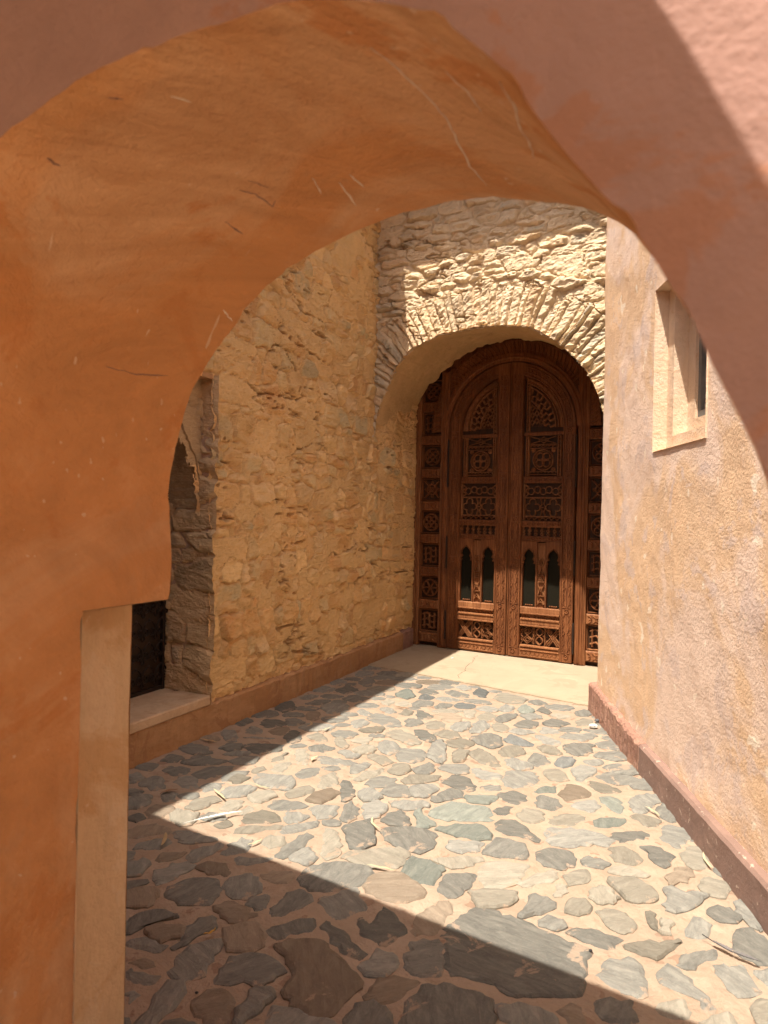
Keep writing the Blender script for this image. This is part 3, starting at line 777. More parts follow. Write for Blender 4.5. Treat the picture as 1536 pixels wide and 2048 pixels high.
def rubble(parent, U, V, mask, mapf, seeds, mat, sname, mortar_c, stone_cs, prob=.45, relief=.02, rough=.012, crack=.02, maxn=280, vis=None, seed=0, ring=None, low=.02, joint=.016, flake=.010, ff=(9, 34)):
    d1, d2, cid = cells(U, V, seeds); ns = len(seeds)
    AX = np.array([min(s[2], s[3]) for s in seeds]); e = (d2 - d1) * .5 * AX[cid]
    SU = np.array([s[0] for s in seeds]); SV = np.array([s[1] for s in seeds])
    ex = RNG.random(ns) < prob
    if ring is not None:                       # stones set on edge round an arch: ring = (inside?, cell number, distance to the joint)
        inside, rid, re = ring[:3]
        nr = int(rid.max()) + 1
        cid = np.where(inside, ns + rid, cid); e = np.where(inside, re, e)
        SU = np.concatenate([SU, np.zeros(nr)]); SV = np.concatenate([SV, np.zeros(nr)])
        cnt = np.bincount((ns + rid)[inside].ravel(), minlength=ns + nr)
        for k in range(nr):
            mm = inside & (rid == k)
            if mm.any(): SU[ns + k] = U[mm].mean(); SV[ns + k] = V[mm].mean()
        ex = np.concatenate([ex, np.ones(nr, bool)])
    nt_ = len(ex)
    off = np.abs(RNG.normal(0, relief, nt_)) * np.where(RNG.random(nt_) < .2, -.5, 1) + .004
    tu = RNG.normal(0, .09, nt_); tv = RNG.normal(0, .13, nt_)
    jw = .0085
    k = sstep(jw * .4, jw * 2.6, e) * ex[cid]
    du = U - SU[cid]; dv = V - SV[cid]
    strata = fbm(U * 5 + 3.1 * cid, V * 26 + du * 8, 4, seed + 1)
    st = np.floor(strata * 6) / 6 * .6 + strata * .4
    FU, FV = (U, V) if ring is None else (np.where(ring[0], ring[3], U), np.where(ring[0], ring[4], V))
    fl = fbm(FU * ff[0] + 1.7 * cid, FV * ff[1] + .6 * cid, 4, seed + 1)
    fl = .65 * np.floor(fl * 9) / 9 + .35 * fl
    H = low * (fbm(U * 1.6, V * 1.6, 3, seed) - .5) * 2
    H = H + k * (off[cid] + np.clip(tu[cid] * du + tv[cid] * dv, -.018, .018) + relief * 1.1 * (st - .5))
    H = H + (1 - k * .6) * rough * 2 * (fbm(U * 13, V * 19, 4, seed + 2) - .5)
    H = H - (1 - sstep(0, jw * 1.5, e)) * ex[cid] * joint
    H = H + flake * 2.2 * (.35 + .65 * k) * (fl - .5) + flake * .8 * (np.abs(2 * fbm(FU * 24, FV * 46, 3, seed + 6) - 1) - .4)
    rd = 1 - np.abs(2 * fbm(U * 1.7, V * 6.5 + .5 * U, 4, seed + 3) - 1)
    ck_ = sstep(.965, .992, rd) * sstep(.47, .6, fbm(U * 2.3, V * 2.3, 2, seed + 5))
    H = H - crack * ck_
    H = H + .009 * (fbm(U * 50, V * 64, 2, seed + 4) - .5)
    P = np.stack(mapf(U, V, H), -1).reshape(-1, 3)
    pal = np.array(stone_cs); sc = pal[RNG.integers(0, len(pal), nt_)] * RNG.uniform(.82, 1.15, nt_)[:, None]
    mc = np.array(mortar_c) * (.86 + .28 * fbm(U * 3, V * 3, 4, seed + 6))[..., None]
    smear = sstep(.42, .62, fbm(U * 9, V * 9, 4, seed + 7))
    kk = (k * (1 - .55 * smear))[..., None]
    cav = (np.clip(ck_, 0, 1) * .55 + .30 * (1 - sstep(0, jw, e)) * ex[cid] * (1 - smear))[..., None]     # darker brown in cracks and open joints
    C = ((mc * (1 - kk) + sc[cid] * kk) * (1 - cav) + np.array((.24, .15, .085)) * cav).reshape(-1, 3)
    F = grid_faces(*U.shape)
    fc = lambda A: .25 * (A[:-1, :-1] + A[1:, :-1] + A[1:, 1:] + A[:-1, 1:])
    fm = mask(fc(U), fc(V)); fid = cid[:-1, :-1]; fe = fc(e)
    stone = fm & ex[fid] & (fe > jw * .5)
    # loose islands of mortar: give them to the stone they lie on, or make them patches of their own
    mort = fm & ~stone; lab = np.zeros(mort.shape, int); comps = []; ni_, nj_ = mort.shape
    for i, j in zip(*np.nonzero(mort)):
        if lab[i, j]: continue
        k_ = len(comps) + 1; lab[i, j] = k_; stk = [(i, j)]; n_ = 0
        while stk:
            a, b = stk.pop(); n_ += 1
            for c_, d_ in ((a + 1, b), (a - 1, b), (a, b + 1), (a, b - 1)):
                if 0 <= c_ < ni_ and 0 <= d_ < nj_ and mort[c_, d_] and not lab[c_, d_]: lab[c_, d_] = k_; stk.append((c_, d_))
        comps.append(n_)
    for k_ in range(1, len(comps) + 1):
        if k_ - 1 == int(np.argmax(comps)): continue
        m_ = lab == k_; own = m_ & ex[fid]
        stone |= own
        if (m_ & ~own).sum() > 3: sub_mesh("mortar_patch", P, F[m_ & ~own], mat, parent, C)
        mort &= ~m_
    sub_mesh("masonry_face", P, F[mort], mat, parent, C)
    area = np.bincount(fid[stone], minlength=nt_).astype(float)
    if vis is not None: area *= np.where(vis(SU, SV), 1, .001)
    order = np.argsort(-area); order = order[area[order] > 0]
    big = [q for q in order[:maxn] if area[q] >= 4]; rest = np.setdiff1d(order, big)
    fl = fid[stone]; FS = F[stone]; so = np.argsort(fl, kind='stable'); fl, FS = fl[so], FS[so]
    for q in big:
        a, b = np.searchsorted(fl, q), np.searchsorted(fl, q, 'right')
        sub_mesh(sname, P, FS[a:b], mat, parent, C)
    if len(rest):
        m_ = np.isin(fl, rest)
        tag(sub_mesh("small_stones", P, FS[m_], mat, parent, C), kind="stuff")

TAN = (.77, .505, .235)
TANS = [(0.752, 0.465, 0.198), (0.73, 0.42, 0.169), (0.798, 0.542, 0.258), (0.684, 0.498, 0.258), (0.764, 0.475, 0.213), (0.684, 0.376, 0.154), (0.593, 0.465, 0.268), (0.821, 0.564, 0.298)]

# ---- left wall: rubble smeared with earth mortar, a niche with an iron grille, plinth and eave
LW = empty("stone_wall", (-.109, 7.02, 0), R(65.4), "tan rubble stone wall smeared with earth mortar, with a low orange plinth, in shade", "wall")
NS, NZ = -2.53, 2.36
LW["kind"] = "thing"
U, V = np.meshgrid(np.arange(-3.5, 1.16, .0125), np.arange(.12, 4.62, .0125), indexing='ij')
rubble(LW, U, V, lambda u, v: ~((u < NS) & (v < NZ)) & ~((u > .06) & (v > 2.75)), lambda u, v, h: (u, -h, v),
       row_seeds(-3.5, 1.2, .1, 4.7, .125, .185, 1), MAT["rubble"], "stone", TAN, TANS, .72, .012, .012, .035, 285,
       lambda u, v: (v < 1.5 + (u + 7.7) * .47) & (v < 4.3) & (u > -2.6), 0, None, .02, .015, .013, (7, 24))
# side of the niche, facing the archway
U, V = np.meshgrid(np.arange(-.045, .40, .0125), np.arange(.2, 2.40, .0125), indexing='ij')
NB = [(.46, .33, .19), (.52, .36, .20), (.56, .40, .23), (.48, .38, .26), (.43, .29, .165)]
ni = empty("niche", (0, 0, 0)); ni.parent = LW
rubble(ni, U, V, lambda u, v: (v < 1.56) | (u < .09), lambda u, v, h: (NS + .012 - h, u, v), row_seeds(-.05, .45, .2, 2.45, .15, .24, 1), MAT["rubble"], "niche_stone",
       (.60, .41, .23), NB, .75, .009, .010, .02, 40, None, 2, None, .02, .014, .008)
# shallow recess above the grille with the arched opening in it
ACX, ACZ, AR = -3.31, 1.5, .745
U, V = np.meshgrid(np.arange(-4.0, NS + .02, .0125), np.arange(1.45, NZ + .02, .0125), indexing='ij')
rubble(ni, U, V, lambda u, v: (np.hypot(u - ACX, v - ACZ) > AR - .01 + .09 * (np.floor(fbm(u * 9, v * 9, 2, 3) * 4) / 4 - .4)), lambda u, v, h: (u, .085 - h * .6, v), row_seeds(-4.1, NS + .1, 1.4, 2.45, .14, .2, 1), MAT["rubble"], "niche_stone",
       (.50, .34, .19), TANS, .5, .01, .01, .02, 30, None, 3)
ta, tb = np.meshgrid(np.linspace(0, math.pi, 110), np.linspace(.07, .40, 26), indexing='ij')
ra = AR + .035 + .020 * (fbm(ta * 9, tb * 12, 4, 3) - .5) + .03 * np.floor(fbm(ta * 14, tb * 3, 3, 5) * 5) / 5
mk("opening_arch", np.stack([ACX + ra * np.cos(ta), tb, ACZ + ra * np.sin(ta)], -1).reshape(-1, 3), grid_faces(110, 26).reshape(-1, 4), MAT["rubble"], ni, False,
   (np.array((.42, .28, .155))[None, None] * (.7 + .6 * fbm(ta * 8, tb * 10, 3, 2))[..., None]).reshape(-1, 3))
Solid().box(-4.05, NS - .005, -.012, .10, NZ, NZ + .03).build("lintel", MAT["plinth_o"], ni)
Solid().box(-4.2, -3.98, 0, .4, .1, NZ).build("far_jamb", MAT["plinth_o"], ni)
Solid().bbox(-4.2, NS + .0, -.045, .42, .20, .262, .008).build("sill_step", MAT["step"], ni)
Solid().box(-7.6, 1.7, .42, 3.2, 0, 4.6).box(-7.6, -4.0, .0, .42, 0, 4.6).box(-4.0, -3.49, .002, .42, 2.40, 4.6).build("wall_core", MAT["cement"], LW)
Solid().box(NS + .022, NS + .09, .022, .43, .1, 2.5).build("corner_core", MAT["cement"], LW)

def plinth(name, s0, s1, h0, h1, out, mat, parent, n=60, amp=.004, z0=-.03, inn=.06):
    v = []; f = []
    for i in range(n + 1):
        t = i / n; sx = s0 + (s1 - s0) * t; h = h0 + (h1 - h0) * t + random.gauss(0, amp); o = out + random.gauss(0, amp * .6)
        v += [(sx, -o - .004, z0), (sx, -o, h * .5), (sx, -o + random.gauss(0, amp * .5), h - .014), (sx, -o + .012, h), (sx, inn, h + .012)]
    for i in range(n):
        for k in range(4): f.append((5 * i + k, 5 * i + 5 + k, 5 * i + 6 + k, 5 * i + k + 1))
    f += [(0, 1, 2, 3, 4), tuple(5 * n + k for k in (4, 3, 2, 1, 0))]
    return mk(name, v, f, mat, parent)
plinth("plinth", -4.2, .745, .205, .20, .035, MAT["plinth_o"], LW, 150)
pr_ = plinth("plinth", .745, 1.02, .205, .21, .038, MAT["plinth_r"], LW, 12)
tag(pr_, "dark red end piece of the plinth beside the door")
Solid().bbox(-7.6, 1.7, -.22, 1.0, 4.6, 4.74).build("eave", MAT["cement"], LW)

# ---- iron grille standing in the niche
GR = empty("iron_grille", (-.109 - 3.1 * .4163 - .36 * .9092, 7.02 - 3.1 * .9092 + .36 * .4163, .262), R(65.4), "dark wrought iron scrollwork grille in the stone niche", "grille")
Solid().box(-.85, .57, .02, .03, 0, 1.9).build("back_sheet", MAT["sheet"], GR)
s = Solid()
for x in (-.83, -.36, .105, .555): s.box(x - .012, x + .012, -.012, .012, 0, 1.8)
for z in (.015, .62, 1.24, 1.78): s.box(-.85, .57, -.010, .010, z - .012, z + .012)
s.build("frame", MAT["iron"], GR)
def scroll(sx, sz, r, m, up):
    return [(sx + m * (r - r * .78 * t) * math.cos(2 * math.pi * 1.55 * t + math.pi), sz + up * (r - r * .78 * t) * math.sin(2 * math.pi * 1.55 * t + math.pi)) for t in np.linspace(0, 1, 22)]
for cx in np.arange(-.76, .56, .118):
    s = Solid()
    for z in np.arange(.10, 1.75, .155):
        for m in (-1, 1):
            s.ribbon(scroll(cx + m * .029, z, .030, m, 1), .010, .010, -.002)
            s.ribbon([(cx + m * .058, z - .06), (cx + m * .045, z - .045), (cx + m * .058, z), (cx + m * .045, z + .045), (cx + m * .02, z + .07)], .010, .010, -.002)
        s.boss(cx, z + .075, .012, .014, -.002)
    s.build("scroll_column", MAT["iron"], GR)

# ---- wall with the great arch round the carved door
DW = empty("arched_stone_wall", (-.10, 7.03, 0), R(-30.8), "pale rubble stone wall with a voussoir arch around the carved door, half sunlit", "wall")
DW["kind"] = "thing"
FC = [(.0, 2.36), (.03, 2.50), (.073, 2.603), (.209, 2.886), (.371, 3.065), (.69, 3.175), (1.046, 3.204), (1.336, 3.193), (1.569, 3.143), (1.839, 2.983), (2.057, 2.75), (2.187, 2.51), (2.26, 2.2), (2.28, 1.9)]
BC = [(-.155, 2.44), (-.145, 2.60), (-.10, 2.755), (.005, 2.90), (.17, 3.057), (.413, 3.213), (.611, 3.294), (.805, 3.329), (.994, 3.344), (1.179, 3.325), (1.36, 3.27), (1.61, 3.16), (1.86, 2.96), (2.06, 2.70), (2.19, 2.4), (2.26, 2.2), (2.28, 1.9)]
def resample(p, n):
    p = np.array(p, float); d = np.r_[0, np.cumsum(np.hypot(*np.diff(p, axis=0).T))]; t = np.linspace(0, d[-1], n)
    q = np.stack([np.interp(t, d, p[:, 0]), np.interp(t, d, p[:, 1])], 1)
    for _ in range(3): q[1:-1] = .25 * q[:-2] + .5 * q[1:-1] + .25 * q[2:]
    return q
fcv = resample(FC, 200)
U, V = np.meshgrid(np.arange(-.05, 2.95, .0105), np.arange(1.9, 4.80, .0105), indexing='ij')
CX, CZ = 1.13, 2.05
phi = np.arctan2(V - CZ, U - CX); cph = np.arctan2(fcv[:, 1] - CZ, fcv[:, 0] - CX); crr = np.hypot(fcv[:, 1] - CZ, fcv[:, 0] - CX)
o_ = np.argsort(cph); rho = np.hypot(U - CX, V - CZ) - np.interp(phi, cph[o_], crr[o_])
pw = phi + .03 * (fbm(U * 8, V * 8, 3, 4) - .5) + .05 * (rho) * (fbm(U * 3, V * 3, 2, 1) - .5)
bnd = [-.2]
while bnd[-1] < math.pi + .25: bnd.append(bnd[-1] + random.uniform(.032, .075))
bnd = np.array(bnd); rid = np.clip(np.searchsorted(bnd, pw) - 1, 0, len(bnd) - 2)
rr = np.hypot(U - CX, V - CZ)
re_ = np.minimum(pw - bnd[rid], bnd[rid + 1] - pw) * rr
ro = .38 + .12 * (RNG.random(len(bnd))[rid] - .5)
inside = (rho < ro) & (rho > -.05) & (V > 1.95)
re_ = np.minimum(re_, ro - rho)
jag = lambda u, v: .014 * (fbm(u * 22, v * 22, 2, 3) - .5)
fphi = lambda u, v: np.hypot(u - CX, v - CZ) - np.interp(np.arctan2(v - CZ, u - CX), cph[o_], crr[o_])
PALE = (.73, .58, .395)
PALES = [(.75, .61, .42), (.70, .54, .35), (.78, .64, .46), (.68, .55, .39), (.71, .52, .33), (.73, .59, .41), (.55, .49, .38)]
rubble(DW, U, V, lambda u, v: (fphi(u, v) > -.006 + jag(u, v)) | (u > 2.27), lambda u, v, h: (u, -h, v), row_seeds(-.1, 3.0, 1.85, 4.85, .08, .21, 1), MAT["rubble_b"], "stone",
       PALE, PALES, .85, .016, .012, .03, 235, lambda u, v: (v > 2.2) & (v < 4.45) & (u < 2.25), 4, (inside, rid, re_, rho, pw * rr), .012, .018, .013, (7, 34))
# underside of the great arch
nf = 130; nd = 70
A = resample(FC, nf); B = resample(BC, nf)
t = np.linspace(0, 1, nd)[None, :, None]
Q = A[:, None, :] * (1 - t) + B[:, None, :] * t
dq = np.gradient(Q, axis=0); nrm = np.stack([dq[..., 1], -dq[..., 0]], -1); nrm /= np.linalg.norm(nrm, axis=-1, keepdims=True) + 1e-9
uu, vv = np.meshgrid(np.linspace(0, 4.2, nf), np.linspace(0, 1.09, nd), indexing='ij')
hh = .030 * (fbm(uu * 3, vv * 3, 3, 1) - .5) + .024 * (fbm(uu * 14, vv * 9, 4, 2) - .5)
edge = np.exp(-((vv - 1.09) / .05) ** 2) * .05 * (fbm(uu * 16, vv * 4, 3, 6) - .4)
Q = Q + nrm * (hh + edge)[..., None]
P = np.stack([Q[..., 0], vv - .014, Q[..., 1]], -1).reshape(-1, 3)
cc = (np.array((.66, .435, .215))[None, None] * (.82 + .4 * fbm(uu * 4, vv * 4, 4, 3))[..., None]).reshape(-1, 3)
mk("arch_underside", P, grid_faces(nf, nd).reshape(-1, 4), MAT["rubble"], DW, False, cc)
Solid().box(2.28, 3.6, 0.0, 1.2, 0, 1.93).box(2.30, 2.34, -.01, 1.2, 0, 1.93).build("pier", MAT["cement"], DW)
Solid().box(-.6, 3.6, 1.30, 1.7, 0, 4.75).box(-.6, 3.6, .10, 1.3, 3.75, 4.75).build("wall_core", MAT["cement"], DW)
v = [(-.4, -.45, 4.75), (3.6, -.33, 4.75), (3.6, 1.7, 4.75), (-.4, 1.7, 4.75)]
mk("eave", v + [(a, b, 4.9) for a, b, c in v], [(3, 2, 1, 0), (4, 5, 6, 7), (0, 1, 5, 4), (1, 2, 6, 5), (2, 3, 7, 6), (3, 0, 4, 7)], MAT["cement"], DW)

# ---- right wall: rough pink plaster, plinth, deep stepped window
RW = empty("plastered_wall", (1.655, 5.44, 0), R(-93.76), "sunlit rough pink plastered wall with a deep stepped window and low plinth", "wall")
RW["kind"] = "thing"
us = np.arange(0, 6.4, .02); vs = np.arange(0, 4.82, .02)
U, V = np.meshgrid(us, vs, indexing='ij')
wx0, wx1, wz0, wz1 = 1.30, 2.10, 1.88, 2.82
H = .024 * (fbm(U * 1.3, V * 1.3, 3, 2) - .5) + .009 * (fbm(U * 6, V * 5, 4, 5) - .5) + .005 * (fbm(U * 26, V * 22, 3, 1) - .5)
dw = np.maximum(np.maximum(wx0 - U, U - wx1), np.maximum(wz0 - V, V - wz1))
H *= sstep(0, .12, dw) * .9 + .1
Y_ = -H + .035 * np.exp(-U / .02) - .004
U2 = U + .008 * np.exp(-U / .05) * (fbm(V * 5, V * 0, 3, 3) - .5) * 2
F = grid_faces(*U.shape); cu = us[:-1] + .01; cv = vs[:-1] + .01
hole = (cu[:, None] > wx0) & (cu[:, None] < wx1) & (cv[None] > wz0) & (cv[None] < wz1)
sub_mesh("plaster_face", np.stack([U2, Y_, V], -1).reshape(-1, 3), F[~hole], MAT["right"], RW, None, True)
Solid().box(0.02, 1.25, .03, 1.6, 0, 4.8).box(2.15, 6.3, .03, 1.6, 0, 4.8).box(1.25, 2.15, .03, 1.6, 0, 1.85).box(1.25, 2.15, .03, 1.6, 2.85, 4.8).box(1.25, 2.15, .75, 1.6, 1.85, 2.85).build("wall_core", MAT["cement"], RW)
def ringface(r1, r2, n, s):     # flat step between two rectangles at depth n
    a = [(r1[0], r1[2]), (r1[1], r1[2]), (r1[1], r1[3]), (r1[0], r1[3])]; b = [(r2[0], r2[2]), (r2[1], r2[2]), (r2[1], r2[3]), (r2[0], r2[3])]
    v = [(x, n, z) for x, z in a] + [(x, n, z) for x, z in b]
    s.add(v, [(i, (i + 1) % 4, (i + 1) % 4 + 4, i + 4) for i in range(4)])
def tunnel(r, n0, n1, s):
    a = [(r[0], r[2]), (r[1], r[2]), (r[1], r[3]), (r[0], r[3])]
    v = [(x, n0, z) for x, z in a] + [(x, n1, z) for x, z in a]
    s.add(v, [(i, (i + 1) % 4, (i + 1) % 4 + 4, i + 4) for i in range(4)])
r1 = (wx0, wx1, wz0, wz1); r2 = (1.405, 1.995, 1.965, 2.765); r3 = (1.515, 1.90, 2.05, 2.70)
s = Solid(); tunnel(r1, -.012, .068, s); ringface(r1, r2, .068, s); tunnel(r2, .068, .148, s); ringface(r2, r3, .148, s); tunnel(r3, .148, .40, s)
win = s.build("window", MAT["reveal"], RW)
s = Solid()
for (a, b, c, d) in ((1.515, 1.555, 2.05, 2.70), (1.86, 1.90, 2.05, 2.70), (1.555, 1.86, 2.05, 2.09), (1.555, 1.86, 2.66, 2.70)): s.box(a, b, .165, .205, c, d)
s.build("frame", MAT["greywood"], win)
prof = [(.012, 2.08), (.020, 2.09), (.020, 2.12), (.010, 2.125), (.019, 2.14), (.010, 2.155), (.012, 2.19), (.021, 2.25), (.018, 2.30), (.010, 2.37), (.018, 2.385), (.010, 2.40), (.017, 2.47), (.021, 2.53), (.012, 2.60), (.019, 2.63), (.019, 2.68)]
for x in (1.61, 1.705, 1.80): Solid().lathe(x, .185, prof, 12).build("spindle", MAT["greywood"], win, True)
Solid().box(1.5, 1.92, .395, .41, 2.0, 2.75).build("pane", MAT["glass"], win)
p_ = plinth("plinth", -.035, 1.27, .215, .165, .048, MAT["plinth_r"], RW, 60, .005)
tag(p_, "crumbling red end of the plinth")
tag(plinth("plinth", 1.27, 6.3, .165, .155, .045, MAT["plinth_b"], RW, 60, .0008), "smooth brown length of the plinth")

# ------------------------------------------------------------------ the archway the photograph looks through
YA = R(28)
OS, ON = -.565, .885                       # base point of the thing in (s along the wall, n through it)
def wpt(s_, n_, z=0.): return (n_ * math.sin(YA) + s_ * math.cos(YA), n_ * math.cos(YA) - s_ * math.sin(YA), z)
AW = empty("archway_wall", wpt(OS, ON), -YA, "orange limewashed horseshoe archway in a thick wall, framing the view", "archway")
AW["kind"] = "thing"
C0 = (-.565, 1.5)
FAR = [(-1.136, 1.304), (-1.128, 1.386), (-1.14, 1.462), (-1.144, 1.539), (-1.127, 1.626), (-1.096, 1.733), (-1.056, 1.794), (-.97, 1.881), (-.876, 1.962), (-.752, 2.012), (-.643, 2.041), (-.521, 2.047), (-.401, 2.034), (-.315, 2.012), (-.223, 1.977), (-.118, 1.862), (-.051, 1.758), (.001, 1.60), (.020, 1.5), (.030, 1.4), (.035, 1.30)]
NEAR = [(-1.145, 1.30), (-1.17, 1.5), (-1.16, 1.7), (-1.08, 1.90), (-.95, 2.013), (-.87, 2.032), (-.796, 2.046), (-.723, 2.051), (-.638, 2.055), (-.561, 2.052), (-.418, 2.035), (-.29, 1.982), (-.259, 1.951), (-.233, 1.927), (-.214, 1.901), (-.19, 1.863), (-.171, 1.832), (-.148, 1.803), (-.12, 1.761), (-.11, 1.75), (-.073, 1.695), (-.046, 1.639), (-.027, 1.594), (-.009, 1.554), (.004, 1.521), (.020, 1.42), (.035, 1.30)]
def polar(P, th):
    P = np.array(P); a = np.degrees(np.arctan2(P[:, 1] - C0[1], P[:, 0] - C0[0])); a = np.where(a < -90, a + 360, a); r = np.hypot(P[:, 0] - C0[0], P[:, 1] - C0[1])
    o = np.argsort(a); return np.interp(th, a[o], r[o])
na, ndp = 150, 46
th = np.linspace(199.2, -19.2, na)
rf, rn_ = polar(FAR, th), polar(NEAR, th)
for _ in range(6):
    for q in (rf, rn_): q[1:-1] = .25 * q[:-2] + .5 * q[1:-1] + .25 * q[2:]
tt = np.linspace(0, 1, ndp)
RR = rn_[:, None] * (1 - tt) + rf[:, None] * tt
aa = np.radians(th)[:, None] * np.ones(ndp); arc = (199.2 - th)[:, None] / 100 * np.ones(ndp); dd = tt[None] * .53 * np.ones((na, 1))
wob = .016 * (fbm(arc * 2.5, dd * 2.5 + 4, 3, 2) - .5) + .006 * (fbm(arc * 12, dd * 12, 3, 5) - .5)
chip = np.exp(-((dd - .53) / .016) ** 2) * .020 * np.maximum(fbm(arc * 22, dd * 3, 3, 6) - .45, 0) + np.exp(-(dd / .02) ** 2) * .03 * np.maximum(fbm(arc * 16, dd * 3, 3, 1) - .5, 0)
RR = RR + (wob + chip) * sstep(0, .15, arc)
SS = C0[0] + RR * np.cos(aa); ZZ = C0[1] + RR * np.sin(aa)
NN = .62 + dd + .012 * (fbm(arc * 9, dd * 0, 3, 4) - .5) * np.where(tt[None] > .99, 1, 0)
SS[0, :] = -1.14; SS[-1, :] = .035; ZZ[0, :] = 1.30; ZZ[-1, :] = 1.30
L2 = lambda s_, n_, z: np.stack([s_ - OS, n_ - ON, z], -1)
mk("soffit", L2(SS, NN, ZZ).reshape(-1, 3), grid_faces(na, ndp).reshape(-1, 4), MAT["soffit"], AW, True)
PALE_L = [[(86, 7), (87, 11), (88, 16), (88, 21), (87, 27), (86, 34), (86, 40)], [(99, 6), (99, 10), (97, 17), (96, 23), (95, 28)], [(92, 10), (93, 13), (93, 17)], [(68, 29), (67, 33)], [(70, 32), (69, 39)], [(72, 31), (72, 35)], [(65, 6), (66, 8)], [(44, 41), (43, 44)]]
DARK_L = [[(60, 25), (61, 27), (61, 31), (62, 30)], [(62, 24), (63, 27)], [(60, 3), (61, 4)], [(50, 5), (50, 7)], [(31, 27), (31, 33), (32, 39)], [(55, 29), (55, 33)]]
def soff(i, j):                # point and inward normal of the soffit at fractional grid indices
    i0, j0 = int(min(i, na - 2)), int(min(j, ndp - 2)); a, b = i - i0, j - j0
    g_ = lambda A: A[i0, j0] * (1 - a) * (1 - b) + A[i0 + 1, j0] * a * (1 - b) + A[i0, j0 + 1] * (1 - a) * b + A[i0 + 1, j0 + 1] * a * b
    t_ = g_(aa); return np.array([g_(SS) - OS, g_(NN) - ON, g_(ZZ)]), np.array([-math.cos(t_), 0, -math.sin(t_)])
def streak(name, idx, w, mat, off):
    pts = []
    for k in range(len(idx) - 1):
        for m_ in range(5): t_ = m_ / 5; pts.append((idx[k][0] * (1 - t_) + idx[k + 1][0] * t_ + random.gauss(0, .06), idx[k][1] * (1 - t_) + idx[k + 1][1] * t_))
    pts.append(idx[-1]); Q_ = [soff(*p) for p in pts]; v = []; f = []
    for k, (p, nn_) in enumerate(Q_):
        d = Q_[min(k + 1, len(Q_) - 1)][0] - Q_[max(k - 1, 0)][0]; sd_ = np.cross(d, nn_); sd_ /= np.linalg.norm(sd_) + 1e-9
        ww = w * random.uniform(.35, 1.0) * min(1, .25 + 4 * min(k, len(Q_) - 1 - k) / len(Q_))
        v += [tuple(p + nn_ * off + sd_ * ww / 2), tuple(p + nn_ * (off + .0006)), tuple(p + nn_ * off - sd_ * ww / 2)]
    for k in range(len(Q_) - 1): f += [(3 * k, 3 * k + 1, 3 * k + 4, 3 * k + 3), (3 * k + 1, 3 * k + 2, 3 * k + 5, 3 * k + 4)]
    mk(name, v, f, mat, AW)
for l_ in PALE_L: streak("scratch", l_, .0046, MAT["scratch"], .0006)
for l_ in DARK_L: streak("crack", l_, .0036, MAT["plinth_r"], .0006)
def plane_grid(name, f, nu, nv, mat, amp, seed, smooth=True):
    a, b = np.meshgrid(np.linspace(0, 1, nu), np.linspace(0, 1, nv), indexing='ij')
    s_, n_, z = f(a, b); return mk(name, L2(s_, n_, z).reshape(-1, 3), grid_faces(nu, nv).reshape(-1, 4), mat, AW, smooth)
NRC = .927
def jf(a, b):
    z = b * 1.30; n_ = .62 + a * (NRC - .62) + .022 * (fbm(z * 13, a * 0, 4, 2) - .5) * (a > .99)
    return -1.14 + .010 * (fbm(a * 2, z * 3, 3, 3) - .5) * np.sin(np.pi * np.clip(b, 0, 1)) - .006 * a * (1 - b), n_, z
plane_grid("jamb", jf, 20, 60, MAT["soffit"], 0, 0)
def cf(a, b):
    z = b * 1.303; n_ = NRC + a * (1.15 - NRC)
    return -1.25 + .008 * (fbm(a * 2 + 7, z * 3, 3, 4) - .5) + .010 * np.maximum(.12 - z, 0) / .12, n_ + .012 * (fbm(z * 7, z * 0, 4, 1) - .5) * (a > .99), z
plane_grid("jamb_recess", cf, 16, 60, MAT["cream"], 0, 0)
s = Solid(); q = lambda s_, n_, z: (s_ - OS, n_ - ON, z)
s.add([q(-1.14, NRC, 0), q(-1.26, NRC, 0), q(-1.26, NRC, 1.30), q(-1.14, NRC, 1.30)], [(0, 1, 2, 3)])
s.add([q(-1.14, NRC, 1.299), q(-1.26, NRC, 1.299), q(-1.26, 1.15, 1.299), q(-1.14, 1.15, 1.299)], [(0, 1, 2, 3)])
s.build("recess_edge", MAT["cream"], AW)
s = Solid(); s.add([q(.035, .62, 0), q(.035, 1.15, 0), q(.035, 1.15, 1.30), q(.035, .62, 1.30)], [(0, 1, 2, 3)]); s.build("jamb", MAT["jamb"], AW)
# faces of the wall, lofted from the arch outline to its outer edge
Htop = lambda s_: 2.39 - .198 * s_
def face(name, S_, Z_, n, mat, left_s, seed, bulge):
    ol = [(left_s, z) for z in np.linspace(0, 1.29, 8)] + list(zip(S_, Z_)) + [(.035, z) for z in np.linspace(1.29, 0, 8)]
    ol = np.array(ol); c = np.array((-.565, .0)); d = ol - c
    out = []
    for p, dv in zip(ol, d):
        ts = []
        if dv[0] < -1e-6: ts.append((-3.15 - c[0]) / dv[0])
        if dv[0] > 1e-6: ts.append((1.05 - c[0]) / dv[0])
        den = dv[1] + .198 * dv[0]
        if den > 1e-6: ts.append((2.39 - .198 * c[0]) / den)
        out.append(c + dv * max(1.0, min(ts)))
    out = np.array(out); nk = 16; w = np.linspace(0, 1, nk) ** 1.6
    G = ol[:, None] * (1 - w[None, :, None]) + out[:, None] * w[None, :, None]
    nn = n + bulge * .014 * (fbm(G[..., 0] * 3 + 9, G[..., 1] * 3, 3, seed) - .5) * sstep(0, .1, w)[None]
    mk(name, L2(G[..., 0], nn, G[..., 1]).reshape(-1, 3), grid_faces(len(ol), nk).reshape(-1, 4), mat, AW, True)
face("front_face", SS[:, 0], ZZ[:, 0], .62, MAT["front"], -1.14, 2, 1)
face("back_face", SS[:, -1], ZZ[:, -1], 1.15, MAT["soffit"], -1.25, 3, 1)
s = Solid()
